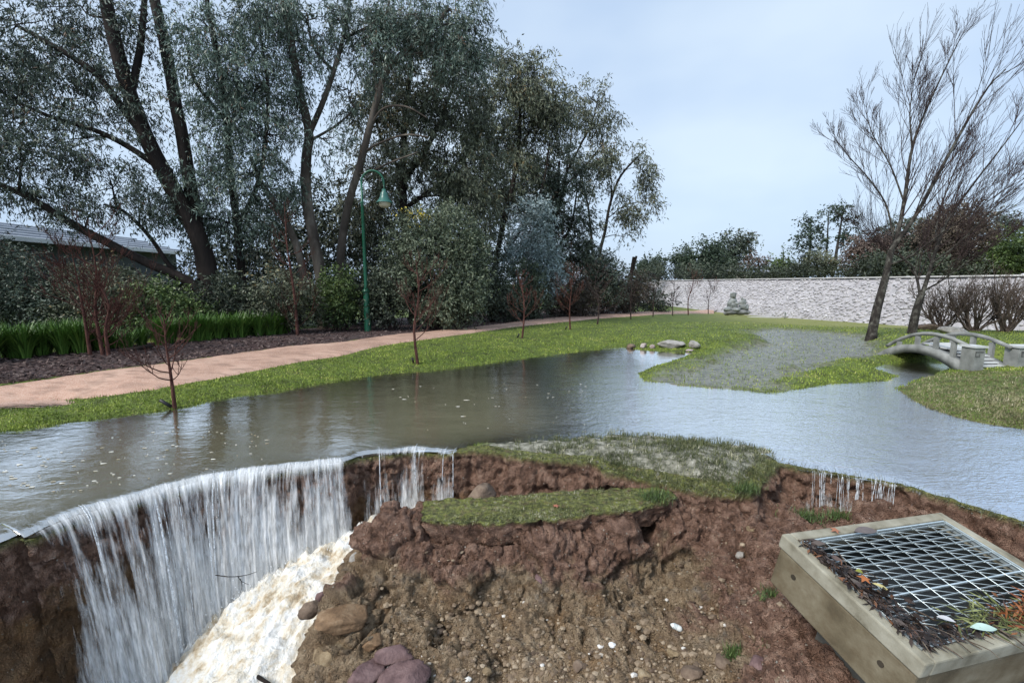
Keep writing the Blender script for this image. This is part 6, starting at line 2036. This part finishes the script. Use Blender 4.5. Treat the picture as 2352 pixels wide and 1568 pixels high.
grock('dark low rock under the small leafless shrub', 2140, 757, (.55, .30, .16), 'brown', 268, 0.1, 0.1, .4)
grock('pale weathered rock slab behind the bridge handrail', 2195, 765, (.55, .30, .14), 'grey', 269, 0.1, 0.1, .5)
grock('flat pale stones under the silvery brown bush', 1432, 719, (.55, .25, .10), 'pink', 270, 0.1)

# ================================================================== SMALL THINGS
def litter():
    p = on_mound(1553, 1444)
    t = thing('plastic_bottle', p, 'crumpled white plastic bottle with grey stripes on the soil slope', 'bottle')
    M1 = simple_mat('white_plastic', (.62, .64, .60), (.74, .75, .70), 20, 0.35, 0.5, 0)
    M2 = simple_mat('grey_stripe', (.25, .33, .36), (.33, .40, .42), 20, 0.4, 0.5, 0)
    d = unit(np.array([1.0, -0.35, -0.30]))
    c = p + np.array([0, 0, .016])
    part('body', MB().tube([c + d * q for q in np.linspace(-.038, .038, 9)], [.004, .012, .0165, .018, .0185, .019, .0185, .017, .009], 12), M1, t)
    for q in (-.018, -.009, 0.0):
        part('stripe', MB().tube([c + d * (q - .0018), c + d * (q + .0018)], .0193, 12, False), M2, t)
    def paper(u, v, s, seed, label):
        r = np.random.default_rng(seed)
        p = on_mound(u, v)
        V, F = ball(12, 8)
        V = V * (1 + .55 * fbm(V + seed, .55, 3, .6, True)[:, None]) * np.array([s, s * .8, s * .6])
        o = link('paper_scrap', raw_mesh('paper_scrap', V, F), simple_mat('paper_white_%d' % seed, (.70, .70, .68), (.82, .82, .80), 30, 0.7, 0.3, 0), None, False)
        o.location = tuple(p + np.array([0, 0, s * .3]))
        tag(o, label, 'litter')
    paper(1405, 1482, .020, 3, 'small crumpled white paper scrap below the bottle, on the mid slope')
    paper(1683, 1541, .028, 4, 'larger crumpled white paper scrap at the bottom of the slope')
    # maple leaf on the turf slab
    c = at_z(1277, 1161, -.165)
    k = 10
    ring = [c + np.array([math.cos(q), math.sin(q), .15 * (i % 2)]) * (.036 if i % 2 == 0 else .015) for i, q in enumerate(np.linspace(0, 6.28, k + 1)[:-1])]
    o = obj('fallen_leaf', np.array([c + [0, 0, .004]] + ring), [(0, 1 + i, 1 + (i + 1) % k) for i in range(k)], simple_mat('leaf_rust', (.36, .13, .08), (.46, .19, .12), 30, 0.6, 0.3, 0), None, False)
    tag(o, 'rusty star shaped leaf on the slid turf slab', 'leaf')
    # black irrigation stubs by the saplings
    def pipe(u0, v0, u1, v1, y, rad, label):
        a, b_ = at_y(u0, v0, y), at_y(u1, v1, y - .05)
        o = obj('pipe_stub', *MB().tube([a, b_], rad, 10).arrays(), simple_mat('black_pipe_%d' % u0, (.012, .012, .013), (.02, .02, .022), 10, 0.45, 0.4, 0), None)
        tag(o, label, 'pipe', 'black pipe stubs by the saplings')
    y0 = on_ground(402, 937)[1]
    pipe(396, 935, 367, 918, y0, .022, 'black pipe stub leaning out of the water beside the sapling')
    y1 = on_ground(960, 836)[1]
    pipe(950, 834, 947, 822, y1, .02, 'black pipe stub beside the sapling nearest the waterfall')
    y2 = on_ground(1199, 776)[1]
    pipe(1188, 777, 1192, 766, y2, .02, 'black pipe stub beside the sapling by the pale boulder')
    pipe(1299, 757, 1301, 750, on_ground(1310, 757)[1], .02, 'black pipe stub beside the reddest sapling')
    # stick in the foam, broken branch caught in the fall, mulch log
    o = obj('stick', *MB().tube(spline([at_y(590, 1552, 2.80), at_y(603, 1560, 2.76), at_y(622, 1572, 2.70)], 6), [.012, .013, .013, .012, .012, .011], 8).arrays(), BARK_DARK, None)
    tag(o, 'black stick poking out of the churned stream at the bottom edge', 'stick')
    tw = Twigs()
    for pts, w in (([(495, 1320), (530, 1324), (565, 1320), (590, 1312)], .004), ([(545, 1322), (556, 1335), (572, 1342)], .003), ([(552, 1328), (556, 1345), (552, 1360)], .003)):
        tw.tube(spline([at_y(u, v, 3.30) for u, v in pts], 8), np.linspace(w, w * .5, 8), 5)
    o = obj('branch', *tw.arrays(), BARK_DARK, None); tag(o, 'thin forked branch caught in the waterfall', 'branch')
    p = on_ground(305, 808)
    o = obj('log', *MB().tube(spline([p + [-.25, -.05, .03], p + [0, 0, .05], p + [.35, .1, .12]], 8), [.05, .055, .055, .055, .05, .05, .045, .04], 9).arrays(), BARK_DARK, None); tag(o, 'short dark log lying in the mulch by the red sapling', 'log')
litter()

# ================================================================== GRASS
def blades(P, h, w, lean, r, mat_tone, D=None):
    n = len(P)
    az = r.uniform(0, 6.28, n)
    ln = np.abs(r.normal(0, lean, n))
    if D is None:
        D = np.stack([np.cos(az) * np.sin(ln), np.sin(az) * np.sin(ln), np.cos(ln)], 1)
    side = unit(np.stack([-np.sin(az + r.normal(0, .6, n)), np.cos(az), np.zeros(n)], 1))
    h = np.broadcast_to(np.asarray(h, float), (n,))[:, None]
    w = np.broadcast_to(np.asarray(w, float), (n,))[:, None]
    V = np.stack([P - side * w / 2, P + side * w / 2, P + D * h], 1).reshape(-1, 3)
    return V, np.arange(3 * n).reshape(-1, 3), np.repeat(mat_tone, 3)

GRASS = leaf_mat('grass_blades', (.055, .075, .016), (.20, .27, .036), (.40, .46, .08), 0.55, (.50, .45, .17), 0.90)
DRY = leaf_mat('matted_grass', (.04, .05, .018), (.14, .155, .06), (.33, .32, .19), 0.7, (.55, .51, .38), 0.84)
r = np.random.default_rng(300)
n = 330000
uu = r.uniform(-120, 2420, n)
vv = 700 + 420 * r.random(n) ** 1.5
P = ground_px(uu, vv, 0.15, 6)
z, sd, mud, flat, rd = quick_land(P[:, 0], P[:, 1])
hs = np.where((np.abs(P[:, 0]) < 4.5) & (P[:, 1] < 5.5), -1.0, 1.0)
near = np.where(hs < 0)[0]
hs[near] = poly_sd(P[near, :2], HOLE[::2])
pu, pl = edge_v(PATH_UP, uu), edge_v(PATH_LO, uu)
on_path = (vv > pu - 1) & (vv < pl - 1.5 + 1.5 * fbm(xyz(uu, uu * 0), 12, 2)) & (uu < 1640)
in_bed = (vv < pu) & (uu < 1480)
ok = (z > -0.012) & (hs > 0.05) & (~on_path) & (~in_bed) & (flat < 0.2) & (rd > 0.12) & (P[:, 1] < 34) & (P[:, 1] > 2)
ok &= r.random(n) > 0.80 * mud
ok &= fbm(P, 0.35, 3) > -0.42
ok &= r.random(n) < np.interp(P[:, 1], [4, 12, 30], [1, 1, .6])
P = P[ok]
dist = P[:, 1]
tone = np.clip(0.47 + 0.50 * fbm(P, 0.9, 3) + 0.40 * fbm(P, 0.15, 2) + r.normal(0, .17, len(P)), 0, 1)
V, F, tn = blades(P, (0.024 + 0.0004 * dist) * (1 + 0.8 * fbm(P, 0.4, 3)) * r.uniform(.5, 1.6, len(P)), 0.005 + 0.0011 * dist, 0.85, r, tone)
dry_px = [(2050, 893), (2125, 858), (2240, 858), (2352, 872), (2520, 890), (2520, 1030), (2352, 990), (2160, 950)]
dryp = poly_sd(P[:, :2], pxz(dry_px, 0.05)) + 0.25 * fbm(P, 0.5, 3) < 0
FT, VT = F[~dryp], F[dryp]
o = obj('grass', V[FT.ravel()], np.arange(FT.size).reshape(-1, 3), GRASS, None, False, {'tone': tn[FT.ravel()]})
tag(o, 'short wet green grass on the banks and lawn', 'grass', kind='stuff')
STRAW = leaf_mat('flattened_straw', (.07, .065, .03), (.20, .185, .095), (.34, .31, .18), 0.7, (.48, .43, .30), 0.90)
o = obj('straw_grass', V[VT.ravel()], np.arange(VT.size).reshape(-1, 3), STRAW, None, False, {'tone': tn[VT.ravel()]})
tag(o, 'yellowed flattened grass on the bank in front of the footbridge', 'grass', kind='stuff')

# matted, silted grass on the flat by the lip and on the slid turf
def mat_scatter(P, n_c, r, h=(.015, .06), lean=1.45, w=.006):
    tone = np.clip(0.45 + 0.75 * fbm(P, 0.16, 3) + r.normal(0, .20, len(P)), 0, 1)
    V, F, tn = blades(P, r.uniform(*h, len(P)), w, lean, r, tone)
    return V, F, tn
n = 60000
x = r.uniform(-0.9, 2.9, n); y = r.uniform(3.2, 5.2, n)
z, sd, mud, flat, rd = land(x, y, True)
hs = poly_sd(np.stack([x, y], 1), HOLE)
cl = fbm(xyz(x, y), 0.11, 3)
ok = (hs > -0.01) & ((flat > 0.25)) & (cl > 0.06 + 0.22 * smooth(1.2, -.3, x)) & (z > -0.12)
P = np.stack([x, y, z + 0.004], 1)[ok]
V1 = mat_scatter(P, 0, r)
_c = np.stack([r.uniform(0.3, 2.5, 170), r.uniform(3.5, 4.75, 170)], 1)
_cz, _, _, _cf, _ = land(_c[:, 0], _c[:, 1], True)
_c, _cz = _c[(_cf > .3) & (r.random(170) < np.interp(_c[:, 0], [.3, 1.2, 2.4], [.25, .7, 1]))], _cz
_q = np.repeat(np.arange(len(_c)), 70)
_p = _c[_q] + r.normal(0, 1, (len(_q), 2)) * np.array([.07, .04])
_k = poly_sd(_p, HOLE) > 0
_p = _p[_k]
_P = np.stack([_p[:, 0], _p[:, 1], land(_p[:, 0], _p[:, 1]) + .004], 1)
V4 = blades(_P, r.uniform(.02, .06, len(_P)), .006, 1.15, r, np.clip(r.normal(.18, .14, len(_P)), 0, .8))
cen = np.array(TURF_OUT)
n = 26000
x = r.uniform(cen[:, 0].min(), cen[:, 0].max(), n); y = r.uniform(cen[:, 1].min(), cen[:, 1].max(), n)
ok = (poly_sd(np.stack([x, y], 1), cen) < 0.01) & (fbm(xyz(x, y), 0.10, 3) > -0.15)
zt = np.interp(x, [-.7, 1.3], [-.212, -.152])
P = np.stack([x, y, zt + 0.002], 1)[ok]
P = P[r.random(len(P)) < .7]
V2 = mat_scatter(P, 0, r, (.006, .032), 1.35)
# fringe along the broken edge
k = r.integers(80, NS - 60, 20000)
off = r.uniform(-0.17, 0.02, len(k))
P = RIM[k].copy(); P[:, :2] += RIM_N[k] * off[:, None]
P[:, 2] = land(P[:, 0], P[:, 1]) + .006
uu = RIM_U[k]
ok = (r.random(len(k)) < np.interp(uu, [60, 1030, 1060, 1300, 1500, 1760, 1850, 2130, 2400], [0, .0, .25, .4, .8, .9, .9, 1, 1])) & (fbm(P, .12, 2) > -.2)
P = P[ok]
D = unit(np.concatenate([RIM_N[k][ok] * .6, np.full((len(P), 1), -.15)], 1) + r.normal(size=(len(P), 3)) * .55)
tone = np.clip(.35 + .4 * fbm(P, .15, 2) + r.normal(0, .2, len(P)), 0, 1)
V3 = blades(P, r.uniform(.03, .09, len(P)), .004, 1, r, tone, D)
Vj, Fj = joinVF([V1[:2], V2[:2], V3[:2], V4[:2]])
o = obj('matted_grass', Vj, Fj, DRY, None, False, {'tone': np.concatenate([V1[2], V2[2], V3[2], V4[2]])})
tag(o, 'flattened silty grass on the broken turf around the washout', 'grass', kind='stuff')

# green tufts that fell into the hole
def tuft(u, v, rad, n, label, pos=None, seed=0, h=.07):
    r = np.random.default_rng(seed)
    c = on_mound(u, v) if pos is None else pos
    P = c + np.stack([r.normal(0, rad, n), r.normal(0, rad * .6, n), np.abs(r.normal(0, rad * .35, n))], 1)
    tone = np.clip(r.normal(.45, .22, n), 0, .92)
    V, F, tn = blades(P, r.uniform(.4, 1.2, n) * h, .006, .9, r, tone)
    o = obj('grass_tuft', V, F, LM['green'] if rad < .5 else GRASS, None, False, {'tone': tn})
    tag(o, label, 'grass tuft')
tuft(1690, 1508, .035, 260, 'green tuft above the larger paper scrap', None, 1)
tuft(1762, 1490, .02, 120, 'tiny green tuft close under the pit shaft', None, 2)
tuft(1780, 1375, .045, 260, 'strip of green tuft along the lower edge of the pit wall', None, 3)
tuft(1865, 1190, .09, 520, 'green tuft in front of the trickle fall', at_y(1850, 1195, 3.5), 4)
tuft(1925, 1185, .05, 260, 'smaller bright tuft touching the back rim of the drain pit', at_y(1925, 1190, 3.45), 5)
tuft(1715, 1130, .06, 300, 'daisy-leaved tuft on the tip of the overhanging turf', at_z(1712, 1128, -.06), 6)
tuft(1500, 1150, .08, 420, 'dark tuft at the end of the slid turf slab', at_z(1505, 1145, -.14), 7)

# strappy grass behind the mulch
def strappy(label, us, vbase, seed, per=170, h=.75):
    r = np.random.default_rng(seed)
    Vs, Fs, ts, n = [], [], [], 0
    for u in us:
        b = on_ground(u, vbase(u)) + np.array([r.normal(0, .1), r.uniform(0, .5), 0])
        m = per
        az = r.uniform(0, 6.28, m)
        ln = h * r.uniform(.6, 1.2, m)
        t = np.linspace(0, 1, 5)
        bend = r.uniform(.15, .75, m)
        rr_ = r.uniform(0, .10, m)
        X = b[0] + np.cos(az)[:, None] * (rr_[:, None] + ln[:, None] * bend[:, None] * t ** 1.6)
        Y = b[1] + np.sin(az)[:, None] * (rr_[:, None] + ln[:, None] * bend[:, None] * t ** 1.6)
        Z = b[2] + ln[:, None] * (t * (1 - .35 * bend[:, None] * t ** 2)) - .02
        C = np.stack([X, Y, Z], -1)
        sd_ = np.stack([-np.sin(az), np.cos(az), np.zeros(m)], 1)[:, None] * (np.array([.006, .010, .010, .007, .001]))[None, :, None]
        V = np.stack([C - sd_, C + sd_], 2).reshape(-1, 3)
        i = (np.arange(m)[:, None] * 10 + np.arange(4)[None] * 2).reshape(-1)
        F = np.stack([i, i + 1, i + 3, i + 2], 1)
        Vs.append(V); Fs.append(F + n); n += len(V)
        ts.append(np.repeat(np.clip(r.normal(.45, .22, m), 0, .92), 10))
    o = obj('strappy_grass', np.concatenate(Vs), np.concatenate(Fs), leaf_mat('strap_leaf_%d' % seed, (.025, .055, .012), (.075, .16, .028), (.18, .30, .06), 0.4), None, True, {'tone': np.concatenate(ts)})
    tag(o, label, 'grass clump', kind='stuff')
mu = lambda u: float(edge_v(MULCH_UP, u)) - 3
strappy('tall bright green strappy grass at the left end of the mulch bed', np.arange(-180, 200, 15), mu, 401, 150, .72)
strappy('long bright green strappy grass between the red sapling and the tall red stem', np.arange(345, 655, 13), mu, 402, 140, .70)
strappy('thin strappy grass around the foot of the multi-stemmed red sapling', np.arange(210, 345, 22), mu, 403, 90, .5)

# flecks of foam and floating bits on the water above the fall
r = np.random.default_rng(420)
n = 150
uu = np.concatenate([r.uniform(0, 620, 110), r.uniform(900, 1350, 40)])
vv = np.concatenate([r.uniform(990, 1130, 110), r.uniform(880, 990, 40)])
Vs, Fs, m = [], [], 0
for u, v in zip(uu, vv):
    p = at_z(u, v, 0.004)
    if poly_sd(p[None, :2], HOLE)[0] < 0.15: continue
    s = r.gamma(2, .0035) + .003
    k = 7
    ring = [p + np.array([math.cos(q) * s * r.uniform(1, 2.2), math.sin(q) * s * r.uniform(.6, 1), 0]) for q in np.linspace(0, 6.28, k + 1)[:-1]]
    Vs.append(np.array([p + [0, 0, .004]] + ring)); Fs.append(np.array([(0, 1 + i, 1 + (i + 1) % k) for i in range(k)]) + m); m += k + 1
M = Mat('foam_fleck', 0.6, 0.3)
M.set('Base Color', M.ramp(M.noise(9, 2), [(0.4, (.35, .30, .2)), (0.6, (.72, .70, .62))]))
o = obj('foam_flecks', np.concatenate(Vs), np.concatenate(Fs), M.m, None, True)
tag(o, 'small pale flecks of foam drifting above the fall', 'foam', kind='stuff')
